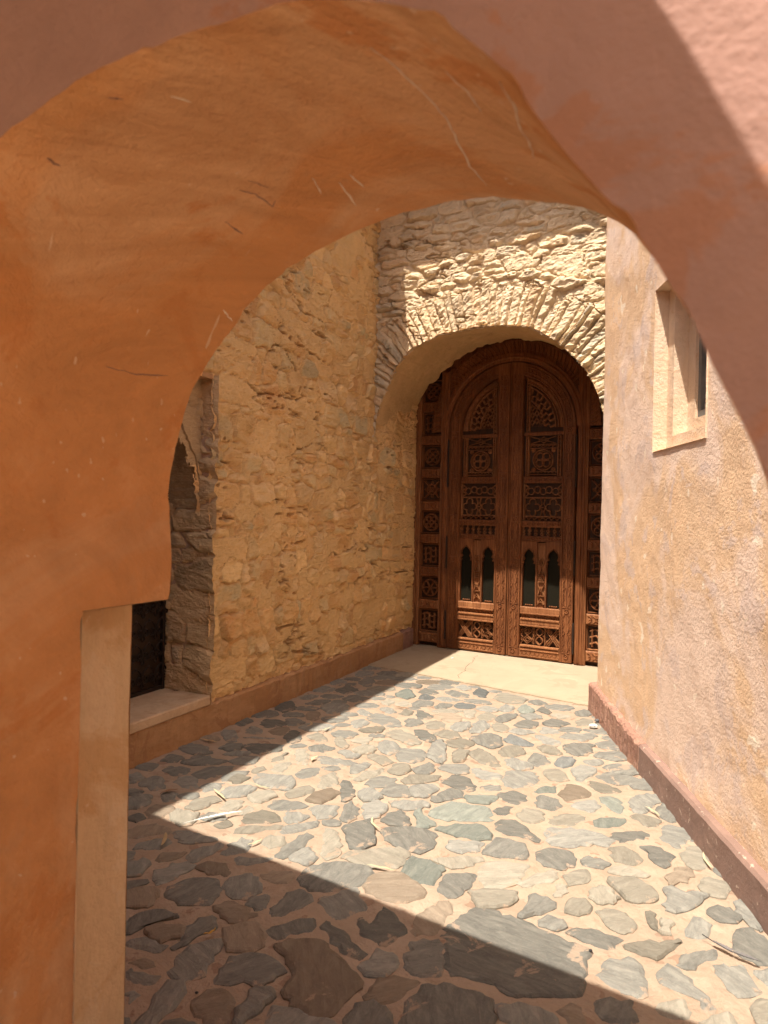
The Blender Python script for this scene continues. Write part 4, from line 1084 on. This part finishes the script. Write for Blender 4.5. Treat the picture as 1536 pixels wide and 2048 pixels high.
for i in range(20):
    a, b = -3.15 + 4.2 * i / 20, -3.15 + 4.2 * (i + 1) / 20
    s.add([q(a, .60, Htop(a)), q(b, .60, Htop(b)), q(b, 1.156, Htop(b)), q(a, 1.156, Htop(a))], [(0, 1, 2, 3)])
s.build("coping", MAT["front"], AW)
# unseen slab added to shade the arch front; slanting end lets sun in right
RC = empty("unseen_shade_roof", wpt(-1.2, -.3, 2.4), -YA)
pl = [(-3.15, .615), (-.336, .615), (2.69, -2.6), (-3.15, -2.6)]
slab_poly([(a + 1.2, b + .3) for a, b in pl], 0, .04, "shade_slab", MAT["cement"], RC)
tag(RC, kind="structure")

# ------------------------------------------------------------------ the carved double door
DR = empty("carved_door", (.335, 8.04, .014), R(-30.8), "tall carved brown wooden double door under the stone arch", "door")
DR["kind"] = "thing"
CD = 1.138; ZS = 2.385
Wd, Wl, Wk = MAT["wood"], MAT["wood_lt"], MAT["wood_dk"]
def circ(cx, cz, r, n=16, ph=0): return [(cx + r * math.cos(ph + 2 * math.pi * i / n), cz + r * math.sin(ph + 2 * math.pi * i / n)) for i in range(n)]
Solid().box(-.03, 2.36, .085, .11, 0, 3.6).build("back_board", Wk, DR)

def square_carving(s, cx, cz, w, h, y, kind):
    a, b = w / 2, h / 2
    s.ribbon([(cx - a, cz - b), (cx + a, cz - b), (cx + a, cz + b), (cx - a, cz + b)], .020, .026, y, True)
    r = min(a, b) * .80
    if kind == 0:
        s.ring(cx, cz, r, .022, .026, y); s.ring(cx, cz, r * .3, .019, .026, y, 10)
        for k in range(4):
            t = math.pi / 4 + k * math.pi / 2; s.ring(cx + .52 * r * math.cos(t), cz + .52 * r * math.sin(t), r * .30, .019, .026, y, 10)
    elif kind == 1:
        for m in (-1, 1): s.ribbon([(cx - a * .8, cz - m * b * .8), (cx, cz), (cx + a * .8, cz + m * b * .8)], .022, .026, y)
        s.ring(cx, cz, r * .62, .020, .026, y); s.ring(cx, cz, r * .28, .019, .026, y, 8)
        for k in range(4): t = k * math.pi / 2; s.boss(cx + r * .85 * math.cos(t), cz + r * .85 * math.sin(t), .021, .026, y)
    elif kind == 2:
        s.ring(cx, cz, r, .020, .026, y)
        for k in range(3): t = k * math.pi / 3; s.ribbon([(cx - r * math.cos(t), cz - r * math.sin(t)), (cx + r * math.cos(t), cz + r * math.sin(t))], .020, .026, y)
        s.boss(cx, cz, .028, .018, y)
    else:
        for k in range(-1, 2):
            s.ribbon([(cx - a * .75, cz + k * b * .55), (cx - a * .25, cz + k * b * .55 + .02), (cx + a * .25, cz + k * b * .55 - .02), (cx + a * .75, cz + k * b * .55)], .019, .026, y)
            s.ribbon([(cx + k * a * .55, cz - b * .75), (cx + k * a * .55, cz + b * .75)], .019, .026, y)
def block_carving(s, cx, cz, w, h, y):
    a, b = w / 2, h / 2
    s.ring(cx, cz, b * .42, .010, .010, y, 10)
    for m in (-1, 1):
        s.ring(cx + m * a * .92, cz, b * .80, .010, .010, y, 8, 90 if m > 0 else -90, 270 if m > 0 else 90)
        s.boss(cx + m * a * .72, cz, .012, .010, y, 6)
        s.ribbon([(cx - m * a * .45, cz - b * .75), (cx, cz - m * 0), (cx + m * a * .45, cz + b * .75)], .008, .008, y)
def side_panel(x0, x1, mirror):
    e = Solid().box(x0, x1, .060, .075, .0, 3.3).build("side_panel", Wk, DR)
    st_ = Solid()
    st_.bbox(x0 - .085, x0 + .004, -.004, .06, 0, 3.3).bbox(x1 - .004, x1 + .018, -.004, .06, 0, 3.3)
    st_.ribbon([(x0 - .050, .02), (x0 - .050, 3.2)], .022, .014, -.004).ribbon([(x0 - .016, .02), (x0 - .016, 3.2)], .014, .012, -.004)
    st_.build("stile", Wl, e)
    cx, w = (x0 + x1) / 2, x1 - x0 - .012; z = .045; k = 0
    while z < 2.95:
        b = Solid().bbox(cx - w / 2, cx + w / 2, .004, .06, z, z + .105, .008); block_carving(b, cx, z + .052, w - .02, .09, .004); b.build("carved_block", Wl if z < .6 else Wd, e)
        b = Solid(); square_carving(b, cx, z + .105 + .131, w - .012, .238, .058, (3, 2, 3, 0, 1, 0, 3, 0)[k % 8]); b.build("carved_square", Wl if z < .4 else Wd, e)
        z += .367; k += 1
side_panel(.078, .330, 1)
side_panel(1.955, 2.205, -1)
for x0, x1, sg in ((.350, .436, -1), (1.850, 1.938, 1)):
    s = Solid().bbox(x0, x1, -.022, .06, 0, 3.05, .014)
    s.ribbon([((x0 + x1) / 2, .03), ((x0 + x1) / 2, 3.0)], .03, .012, -.022)
    s.build("post", Wd, DR)
def arcpts(r, a0, a1, n): return [(CD + r * math.cos(R(a0 + (a1 - a0) * i / n)), ZS + r * math.sin(R(a0 + (a1 - a0) * i / n))) for i in range(n + 1)]
def ringpart(name, ra, rb, y0, y1, mat):
    s = Solid(); n = 48
    for i in range(n):
        a0, a1 = 180 * i / n, 180 * (i + 1) / n
        p = arcpts(ra, a0, a1, 1); o = arcpts(rb, a0, a1, 1)
        s.add([(p[0][0], y0, p[0][1]), (p[1][0], y0, p[1][1]), (o[1][0], y0, o[1][1]), (o[0][0], y0, o[0][1]),
               (p[0][0], y1, p[0][1]), (p[1][0], y1, p[1][1]), (o[1][0], y1, o[1][1]), (o[0][0], y1, o[0][1])], [(0, 1, 2, 3), (0, 4, 5, 1), (3, 2, 6, 7)])
    return s
s = ringpart("", .705, .79, -.026, .06, Wl); s.ribbon(arcpts(.748, 2, 178, 48), .03, .012, -.026); s.build("arch_frame", Wd, DR)
s = ringpart("", .79, .935, .012, .06, Wd)
for k in range(60):
    a = 2 + k * 176 / 59
    p = arcpts(.865, a, a, 1)[0]; s.ribbon([arcpts(.80, a - 1, a - 1, 1)[0], p, arcpts(.925, a + 2.2, a + 2.2, 1)[0]], .014, .012, .012)
s.ribbon(arcpts(.835, 2, 178, 60), .008, .010, .012).ribbon(arcpts(.93, 2, 178, 60), .012, .014, .012)
s.build("carved_archivolt", Wd, DR)
s = Solid().box(.335, 1.95, .045, .07, 2.40, 3.5)
for m in (-1, 1):
    for k in range(5): s.ring(CD + m * (.80 - .05 * k), 2.86 + .09 * k, .05, .012, .012, .045, 12)
s.build("spandrel", Wd, DR)

def leaf(m):
    X = lambda a: CD + m * a
    def px(pts): return [(X(a), z) for a, z in (pts if m > 0 else pts[::-1])]
    L = Solid().box(*sorted((X(.02), X(.66))), .045, .06, .05, 2.9).build("door_leaf", Wk, DR)
    B = lambda a0, a1, z0, z1, y0, y1, b=.006: Solid().bbox(*sorted((X(a0), X(a1))), y0, y1, z0, z1, b)
    # stiles, curved head and rails
    s = Solid().poly(px([(.004, .012), (.142, .012), (.142, ZS + math.sqrt(.695 ** 2 - .142 ** 2))] + [(.695 * math.cos(t), ZS + .695 * math.sin(t)) for t in np.linspace(math.acos(.142 / .695), math.acos(.004 / .695), 6)]), -.012, .045)
    def chain(s, x, z0, z1, y, up=True):        # carved running ornament of rosettes, diamonds and waves
        z = z0; k = 0
        while z < z1 - .05:
            if k % 3 == 0:
                s.ring(X(x), z + .03, .022, .010, .008, y, 12); s.boss(X(x), z + .03, .010, .008, y, 6)
                s.ribbon([(X(x - .045), z + .065), (X(x + .045), z + .065)], .007, .007, y); z += .075
            else:
                n = 9; e = min(z + .19, z1)
                for q_ in (-1, 1): s.ribbon([(X(x + q_ * (.012 + .018 * abs(math.sin(math.pi * 2 * i / n)))), z + (e - z) * i / n) for i in range(n + 1)], .008, .008, y)
                s.ribbon([(X(x), z), (X(x), e)], .006, .006, y)
                for q_ in (-1, 1):
                    s.ribbon([(X(x + q_ * (.042 - .010 * (i % 2))), z + (e - z) * i / 10) for i in range(11)], .006, .007, y)
                z = e
            k += 1
    chain(s, .074, .04, 2.95, -.012)
    s.ribbon([(X(.012), .02), (X(.012), 3.04)], .018, .016, -.012).ribbon([(X(.134), .12), (X(.134), 2.9)], .014, .012, -.012)
    s.build("meeting_stile", Wd, L)
    head = [(.566, .012), (.696, .012), (.696, ZS)] + [(.696 * math.cos(t), ZS + .696 * math.sin(t)) for t in np.linspace(.06, math.acos(.143 / .696), 20)] + [(.566 * math.cos(t), ZS + .566 * math.sin(t)) for t in np.linspace(math.acos(.143 / .566), 0, 20)]
    s = Solid().poly(px(head), -.012, .045)
    chain(s, .632, .04, ZS, -.012)
    for k in range(9):
        t = .10 + k * .135
        s.ring(X(.632 * math.cos(t)), ZS + .632 * math.sin(t), .022 if k % 2 else .014, .009, .008, -.012, 10)
        s.ribbon([(X(.60 * math.cos(t + .05)), ZS + .60 * math.sin(t + .05)), (X(.665 * math.cos(t + .09)), ZS + .665 * math.sin(t + .09))], .007, .007, -.012)
    for r_ in (.575, .605, .66, .688): s.ribbon([(X(r_ * math.cos(t)), ZS + r_ * math.sin(t)) for t in np.linspace(0, math.acos(.15 / r_), 22)], .010, .010, -.012)
    s.ribbon([(X(.575), .12), (X(.575), ZS)], .014, .013, -.012).ribbon([(X(.688), .02), (X(.688), ZS)], .012, .010, -.012)
    s.build("outer_stile", Wd, L)
    for (z0, z1) in ((.012, .115), (.355, .402), (.475, .535), (1.36, 1.425), (1.815, 1.885), (2.305, 2.345)):
        wide = z1 - z0 > .09
        yr = .016 if z0 > 1.8 else -.010
        s = B(.143, .565, z0, z1, yr, .045)
        if wide:
            chain_y = -.010
            for k in range(9): s.ribbon([(X(.16 + k * .045), z0 + .03), (X(.18 + k * .045), z0 + .065), (X(.20 + k * .045), z0 + .03)], .007, .007, chain_y)
            s.ribbon([(X(.15), z0 + .018), (X(.56), z0 + .018)], .008, .008, chain_y).ribbon([(X(.15), z0 + .08), (X(.56), z0 + .08)], .010, .010, chain_y)
        elif z0 > 1.3 and z1 < 2.3:
            for k in range(8): s.ring(X(.165 + k * .054), (z0 + z1) / 2, .015, .008, .008, yr, 10)
            s.ribbon([(X(.15), (z0 + z1) / 2), (X(.56), (z0 + z1) / 2)], .005, .005, yr)
        s.build("rail", Wl if z0 < .6 else Wd, L)
    for z in (.130, .345, .408, .470):           # projecting round mouldings
        Solid().ribbon([(X(.15), z), (X(.56), z)], .030, .030, .010).build("moulding", Wl, L)
    # bottom panel: crossing bands, a twist and a chain of diamonds
    s = Solid(); z0, z1, y = .150, .330, .040; zm = (z0 + z1) / 2
    for k in (-1, 0, 1):
        for q_ in (-1, 1): s.ribbon([(X(.49 + k * .022 - .068), zm - q_ * .09), (X(.49 + k * .022 + .068), zm + q_ * .09)], .015, .024, y)
    for a in (.29, .405): s.ribbon([(X(a), z0), (X(a), z1)], .012, .022, y)
    for q_ in (-1, 1):
        s.ribbon([(X(.347 + q_ * .036 * math.sin(t)), z0 + .18 * t / (2 * math.pi)) for t in np.linspace(0, 2 * math.pi, 17)], .016, .026, y)
        s.boss(X(.347 + q_ * .04), zm, .016, .02, y)
    for zc in (zm - .045, zm + .045):
        for w_ in (.050, .026): s.ribbon([(X(.218 - w_), zc), (X(.218), zc - w_ * .86), (X(.218 + w_), zc), (X(.218), zc + w_ * .86)], .013, .024, y, True)
        for q_ in (-1, 1): s.ribbon([(X(.218 + q_ * .068), zc - .045), (X(.218 + q_ * .052), zc - .022), (X(.218 + q_ * .068), zc), (X(.218 + q_ * .052), zc + .022), (X(.218 + q_ * .068), zc + .045)], .010, .02, y)
    for a in (.43, .55): 
        for zz in (z0 + .03, z1 - .03): s.boss(X(a), zz, .02, .02, y)
    s.build("carved_panel", Wl, L)
    s = B(.148, .562, .408, .470, .012, .045)
    for dz in (-.012, .012): s.ribbon([(X(.155 + .0182 * i), .439 + dz + (.009 if i % 2 else -.009)) for i in range(23)], .010, .012, .012)
    s.build("zigzag_band", Wl, L)
    # two lancet panes with trefoil heads and a carved post between
    for a0, a1 in ((.163, .291), (.419, .547)):
        Solid().box(*sorted((X(a0), X(a1))), .036, .042, .545, 1.20).build("pane", MAT["glass"], L)
        s = Solid(); ac, hw = (a0 + a1) / 2, (a1 - a0) / 2
        out_ = [(a0 - .02, .975), (a0 + .012, .985), (a0 - .002, 1.01), (a0 + .018, 1.03), (a0 + .004, 1.06), (a0 + .016, 1.10), (ac - .02, 1.125), (ac, 1.14), (ac + .02, 1.125), (a1 - .016, 1.10), (a1 - .004, 1.06), (a1 - .018, 1.03), (a1 + .002, 1.01), (a1 - .012, .985), (a1 + .02, .975)]
        s.poly(px(out_ + [(a1 + .02, 1.215), (a0 - .02, 1.215)]), .0, .036)
        s.ribbon([(X(a), z) for a, z in out_[1:-1]], .012, .012, .0)
        s.bbox(*sorted((X(a0 - .022), X(a0 - .004))), .002, .04, .535, .98, .004).bbox(*sorted((X(a1 + .004), X(a1 + .022))), .002, .04, .535, .98, .004)
        for k in range(4): s.boss(X(a0 + .03 + k * .022), .552, .011, .018, .03, 6)
        s.build("lancet_frame", Wd, L)
    s = Solid(); y = .028
    s.box(*sorted((X(.308), X(.402))), .030, .042, .535, 1.2)
    s.ring(X(.355), 1.0, .026, .012, .022, y, 12, rz=.038); s.ribbon([(X(.355), .97), (X(.355), 1.03)], .012, .022, y)
    s.ribbon([(X(.327), .865), (X(.383), .865), (X(.355), .925)], .012, .022, y, True)
    for k in range(3): s.ribbon([(X(.325 + .008 * k), .80 + .02 * k), (X(.385 - .008 * k), .80 + .02 * k)], .011, .02, y)
    s.ribbon([(X(.322), .655), (X(.388), .655), (X(.355), .735)], .012, .022, y, True)
    for q_ in (-1, 1): s.ribbon([(X(.355), .70), (X(.355 + q_ * .034), .77)], .010, .02, y).ribbon([(X(.355 + q_ * .034), .57), (X(.355), .63)], .010, .02, y)
    s.ring(X(.355), .565, .028, .010, .02, y, 10, 0, 180)
    for q_ in (-1, 1): s.ribbon([(X(.355 + q_ * .044), .54), (X(.355 + q_ * .044), 1.18)], .010, .02, y)
    s.build("carved_post", Wl, L)
    s = B(.143, .565, 1.212, 1.268, .0, .042)
    for k in range(14): s.boss(X(.16 + k * .03), 1.24, .012, .010, .0, 6)
    s.ribbon([(X(.15), 1.222), (X(.56), 1.222)], .008, .008, 0).ribbon([(X(.15), 1.258), (X(.56), 1.258)], .008, .008, 0)
    s.build("beaded_band", Wd, L)
    # row of pierced crosses
    s = Solid()
    for k in range(7):
        a = .150 + k * .0665
        s.ribbon([(X(a), 1.268), (X(a + .014), 1.29), (X(a), 1.305), (X(a + .014), 1.322), (X(a), 1.345), (X(a), 1.36)], .022, .02, .040)
        s.ribbon([(X(a), 1.268), (X(a - .014), 1.29), (X(a), 1.305), (X(a - .014), 1.322), (X(a), 1.345), (X(a), 1.36)], .016, .02, .040)
    s.build("pierced_band", Wl, L)
    # pierced panel of quatrefoils
    s = Solid(); y = .040
    for a in (.245, .463):
        for dx, dz, r in ((0, .055, .034), (0, -.055, .034), (.042, 0, .036), (-.042, 0, .036)): 
            t0 = math.degrees(math.atan2(dz, dx)); s.ring(X(a + m * 0 + dx), 1.565 + dz, r, .012, .022, y, 12, (t0 if m > 0 else 180 - t0) - 120, (t0 if m > 0 else 180 - t0) + 120)
    for z in (1.47, 1.665): s.ribbon([(X(.15), z), (X(.56), z)], .016, .024, y)
    for a in (.155, .555): s.ribbon([(X(a), 1.43), (X(a), 1.81)], .022, .026, y)
    s.ribbon([(X(.33), 1.47), (X(.345), 1.53), (X(.325), 1.565), (X(.345), 1.60), (X(.33), 1.66)], .014, .022, y).ribbon([(X(.38), 1.47), (X(.365), 1.53), (X(.385), 1.565), (X(.365), 1.60), (X(.38), 1.66)], .014, .022, y)
    s.ribbon([(X(.34), 1.565), (X(.37), 1.565)], .014, .022, y)
    for k in range(7): s.ring(X(.175 + .06 * k), 1.432, .026, .010, .02, y, 8, 0, 180)
    for k, a in enumerate((.225, .295, .355, .415, .485)): s.ring(X(a), 1.735 + (.012 if k % 2 else -.004), .034, .012, .022, y, 12)
    s.ribbon([(X(.16), 1.80), (X(.20), 1.77), (X(.16), 1.735), (X(.20), 1.70), (X(.16), 1.675)], .02, .022, y).ribbon([(X(.55), 1.80), (X(.51), 1.77), (X(.55), 1.735), (X(.51), 1.70), (X(.55), 1.675)], .02, .022, y)
    s.build("quatrefoil_panel", Wl, L)
    # rosette panel
    s = Solid(); cz = 2.055; ac = .348
    s.ring(X(ac), cz, .105, .016, .024, y, 28); s.ring(X(ac), cz, .086, .008, .02, y, 24)
    for k in range(4):
        t = k * math.pi / 2 + math.pi / 4; s.ring(X(ac + .046 * math.cos(t)), cz + .046 * math.sin(t), .038, .014, .024, y, 14)
    s.boss(X(ac), cz, .028, .03, y)
    for z in (1.905, 1.935, 2.175): s.ribbon([(X(.21), z), (X(.49), z)], .010, .022, y)
    for k in range(7):
        for z in (1.92, 2.19): s.ring(X(.232 + .039 * k), z, .018, .008, .02, y, 8, 0, 180)
    s.ribbon([(X(.21), 2.215), (X(.49), 2.215)], .012, .022, y)
    for q_ in (-1, 1): s.ribbon([(X(.22), 2.26 - q_ * .035), (X(.35), 2.26), (X(.48), 2.26 + q_ * .035)], .010, .022, y)
    s.ribbon([(X(.30), 2.26), (X(.35), 2.23), (X(.40), 2.26), (X(.35), 2.29)], .014, .024, y, True)
    for a in (.17, .195, .505, .535): s.ribbon([(X(a), 1.885), (X(a), 2.305)], .022, .028, y)
    for a in (.182, .520):
        for k in range(9): s.ring(X(a), 1.905 + k * .048, .011, .007, .008, y - .026, 8)
    for dx in (-1, 1):
        for dz in (-1, 1): s.boss(X(ac + dx * .105), cz + dz * .10, .026, .022, y)
    s.build("rosette_panel", Wl, L)
    # fan of pierced stars in the arched head
    s = Solid()
    for r_ in (.505, .475): s.ribbon([(X(r_ * math.cos(t)), ZS + r_ * math.sin(t)) for t in np.linspace(0, math.acos(.165 / r_), 20)], .020, .026, y)
    for r_ in (.355,): s.ribbon([(X(r_ * math.cos(t)), ZS + r_ * math.sin(t)) for t in np.linspace(0.05, math.acos(.21 / r_), 16)], .018, .024, y)
    for k in range(8):
        t = .06 + k * .145; c_, s_ = math.cos(t), math.sin(t)
        s.ribbon([(X(.36 * c_), ZS + .36 * s_), (X(.40 * math.cos(t + .05)), ZS + .40 * math.sin(t + .05)), (X(.42 * math.cos(t - .04)), ZS + .42 * math.sin(t - .04)), (X(.475 * c_), ZS + .475 * s_)], .026, .022, y)
        if k % 2: s.boss(X(.415 * math.cos(t + .07)), ZS + .415 * math.sin(t + .07), .016, .02, y, 6)
    for k in range(5):
        for j in range(3):
            a, z = .225 + .045 * k, ZS + .03 + .075 * j + .015 * (k % 2)
            if math.hypot(a, z - ZS) < .345: s.ribbon([(X(a), z), (X(a + .02), z + .03), (X(a), z + .06), (X(a - .02), z + .03)], .018, .02, y, True)
    for a in (.17, .198): s.ribbon([(X(a), 2.345), (X(a), ZS + .46)], .018, .026, y)
    for k in range(10): s.ring(X(.184), 2.37 + k * .046, .011, .007, .008, y - .024, 8)
    for k in range(11):
        t = .04 + k * .115; s.ring(X(.535 * math.cos(t)), ZS + .535 * math.sin(t), .012, .007, .014, .035, 8)
    s.ribbon([(X(.535 * math.cos(t)), ZS + .535 * math.sin(t)) for t in np.linspace(0, 1.25, 20)], .05, .014, y)
    s.build("star_lattice", Wl, L)
    # hinges
    for z0, z1 in ((1.77, 2.30), (.88, 1.24), (.10, .42)):
        h = Solid().lathe(X(.706), -.024, [(.004, z0), (.010, z0 + .01), (.010, z0 + .12), (.006, z0 + .13), (.010, z0 + .14), (.010, z1 - .02), (.004, z1)], 8)
        h.build("hinge", MAT["iron"], L)
    return L
leaf(-1); leaf(1)

# ------------------------------------------------------------------ small things lying about
def dry_leaf(label, p0, p1, w, mat, bend=.12, curl=.004, z=.014):
    w *= .72
    p0, p1 = np.array(p0), np.array(p1); c = (p0 + p1) / 2; d = (p1 - p0) / 2; L = np.hypot(*d); t = d / L; nn = np.array([-t[1], t[0]])
    v = []; f = []; n = 12
    for i in range(n + 1):
        k = -1 + 2 * i / n; ww = w * (1 - abs(k) ** 1.7) ** .75 * .5 + .0004; b = bend * L * (1 - k * k); zz = curl * (k * k) + .0015 * math.sin(7 * k)
        for q_, dz in ((-1, .35), (0, 0), (1, .35)): pt = t * k * L + nn * (b + q_ * ww); v.append((pt[0], pt[1], zz + dz * ww))
    for i in range(n):
        for k in range(2): f.append((3 * i + k, 3 * i + k + 1, 3 * i + 4 + k, 3 * i + 3 + k))
    o = mk("dry_leaf", v, f, mat, None, True); o.location = (c[0], c[1], z)
    md = o.modifiers.new("thick", 'SOLIDIFY'); md.thickness = .0008
    return tag(o, label, "leaf", "dry leaves on the paving")
lp, lb, ly, lt = MAT["leaf_pale"], MAT["leaf_brown"], MAT["leaf_yellow"], MAT["leaf_tan"]
for a in [
    ("pale dry leaf at the upper edge of the sunlit corner near the white feather", (-.875, 3.759), (-.78, 3.627), .018, lp, .05),
    ("tan dry leaf in shade just below the tip of the sunlit patch", (-.968, 3.244), (-.948, 3.112), .024, lt, .1),
    ("slim pale leaf lying along the lower edge of a large grey stone in the sun", (-.673, 3.842), (-.572, 3.783), .012, lp, -.1),
    ("slim pale leaf crossing the shadow edge below the white feather", (-.574, 3.14), (-.52, 3.199), .014, lp, -.15),
    ("curled yellow leaf in the deep shade near the pillar", (-.60, 2.476), (-.566, 2.512), .012, ly, -.3),
    ("curved cream leaf standing between two grey stones in the middle of the sunlit paving", (-.023, 3.454), (.012, 3.328), .016, lp, -.3),
    ("long cream leaf curled along a joint just above the shadow edge", (-.041, 2.982), (.079, 2.938), .016, lp, .12),
    ("thin brown leaf in the sun close to the threshold shadow", (.106, 5.427), (.24, 5.348), .022, lb, .15),
    ("small cream curled leaf beside tan stones near the shadow of the left wall", (-.396, 4.21), (-.37, 4.296), .026, lp, .3),
    ("brown curled leaf in the shadow beside the left wall", (-.502, 4.873), (-.494, 5.006), .022, lt, -.35),
    ("long tan leaf in the shade near the plinth below the niche", (-1.156, 4.57), (-1.027, 4.513), .022, lt, .05),
    ("tiny pale leaf right on the shadow edge by the left wall", (-.389, 4.79), (-.34, 4.865), .016, lp, .1),
    ("pale leaf with a dark curl beside the brown plinth", (1.368, 3.643), (1.40, 3.528), .016, lp, .2),
    ("white strip of leaf pressed against the foot of the brown plinth", (1.452, 3.16), (1.425, 3.01), .014, lp, -.15),
    ("thin dry stalk beside the tan leaf in shade", (-1.034, 3.157), (-.983, 3.198), .005, lt, .05),
    ("grey curled leaf in shade left of the sunlit corner", (-1.13, 3.676), (-1.053, 3.744), .03, lb, .35),
]: dry_leaf(*a)
o = dry_leaf("crumpled brown leaf on the niche step by the iron grille", (-1.42, 4.80), (-1.36, 4.775), .025, lb, .3); o.location.z = .266; 

def feather(label, p0, p1, w, mat, tipmat, bend, lift, split=9):
    root = empty("feather", ((p0[0] + p1[0]) / 2, (p0[1] + p1[1]) / 2, .018), 0, label, "feather")
    p0, p1 = np.array(p0), np.array(p1); d = (p1 - p0) / 2; L = np.hypot(*d); t = d / L; nn = np.array([-t[1], t[0]])
    axis = lambda k: (t * k * L + nn * bend * L * (1 - k * k), lift * (.3 + .7 * abs(k)))
    s = Solid(); v = []; f = []
    for i in range(15):
        p, z = axis(-1 + 2 * i / 14); r = .0016 * (1 - .7 * i / 14); v += [(p[0] + nn[0] * r, p[1] + nn[1] * r, z), (p[0], p[1], z + 2 * r), (p[0] - nn[0] * r, p[1] - nn[1] * r, z)]
    for i in range(14):
        for k in range(2): f.append((3 * i + k, 3 * i + k + 1, 3 * i + 4 + k, 3 * i + 3 + k))
    mk("shaft", v, f, tipmat, root)
    for sd_, mm, ws in ((1, mat, 1.0), (-1, tipmat, .6)):
        v = []; f = []; n = 46
        for i in range(n):
            k = -.62 + 1.6 * i / n; a, za = axis(k); b, zb = axis(k + 1.6 / n * .92)
            ww = w * ws * max(.03, max(0, 1 - ((k - .1) / .92) ** 2) ** .8) * random.uniform(.8, 1.05) * (.35 if random.random() < .06 else 1)
            sw = t * ww * .9; up = ww * .35
            m_ = len(v); v += [(a[0], a[1], za + .001), (b[0], b[1], zb + .001), (*(b + nn * sd_ * ww + sw), zb + up), (*(a + nn * sd_ * ww + sw), za + up)]; f.append((m_, m_ + 1, m_ + 2, m_ + 3))
        mk("vane", v, f, mm, root)
feather("white and grey feather at the tip of the sunlit corner", (-.915, 3.327), (-.664, 3.476), .012, MAT["white_f"], MAT["pebble"], .08, .004)
feather("black feather on sunlit paving near the brown plinth", (1.157, 2.516), (1.286, 2.368), .014, MAT["grey_f"], MAT["black_f"], -.12, .008)
def pebble(label, x, y, r, mat, z=.014):
    v = []; f = []; n = 8
    for j, (rr_, zz) in enumerate(((.55, 0), (1, .35), (.9, .8), (.45, 1.1))):
        for i in range(n): a = 2 * math.pi * i / n; q_ = r * rr_ * random.uniform(.85, 1.15); v.append((q_ * math.cos(a), q_ * .8 * math.sin(a), r * zz * .8))
    for j in range(3):
        for i in range(n): f.append((j * n + i, j * n + (i + 1) % n, (j + 1) * n + (i + 1) % n, (j + 1) * n + i))
    f += [tuple(range(n - 1, -1, -1)), tuple(range(3 * n, 4 * n))]
    o = mk("pebble", v, f, mat); o.location = (x, y, z - .002); return tag(o, label, "pebble", "pebbles lying loose")
pebble("white pebble beside the red end of the plastered wall's plinth", 1.50, 4.99, .032, MAT["pebble"])
pebble("dark pebble close by the red plinth, behind the white one", 1.575, 5.15, .020, MAT["pebble_d"])
pebble("small grey pebble on the threshold in front of the left door leaf", .73, 7.27, .014, MAT["pebble"], .015)
pebble("black pebble at the right corner of the large grey paving slab", .738, 2.433, .007, MAT["black_f"], .012)
pebble("black speck in the shade between paving stones near the pillar", -.548, 2.19, .006, MAT["black_f"], .006)
pebble("black speck beside the narrow dark stone in the near shade", -.378, 2.209, .006, MAT["black_f"], .006)
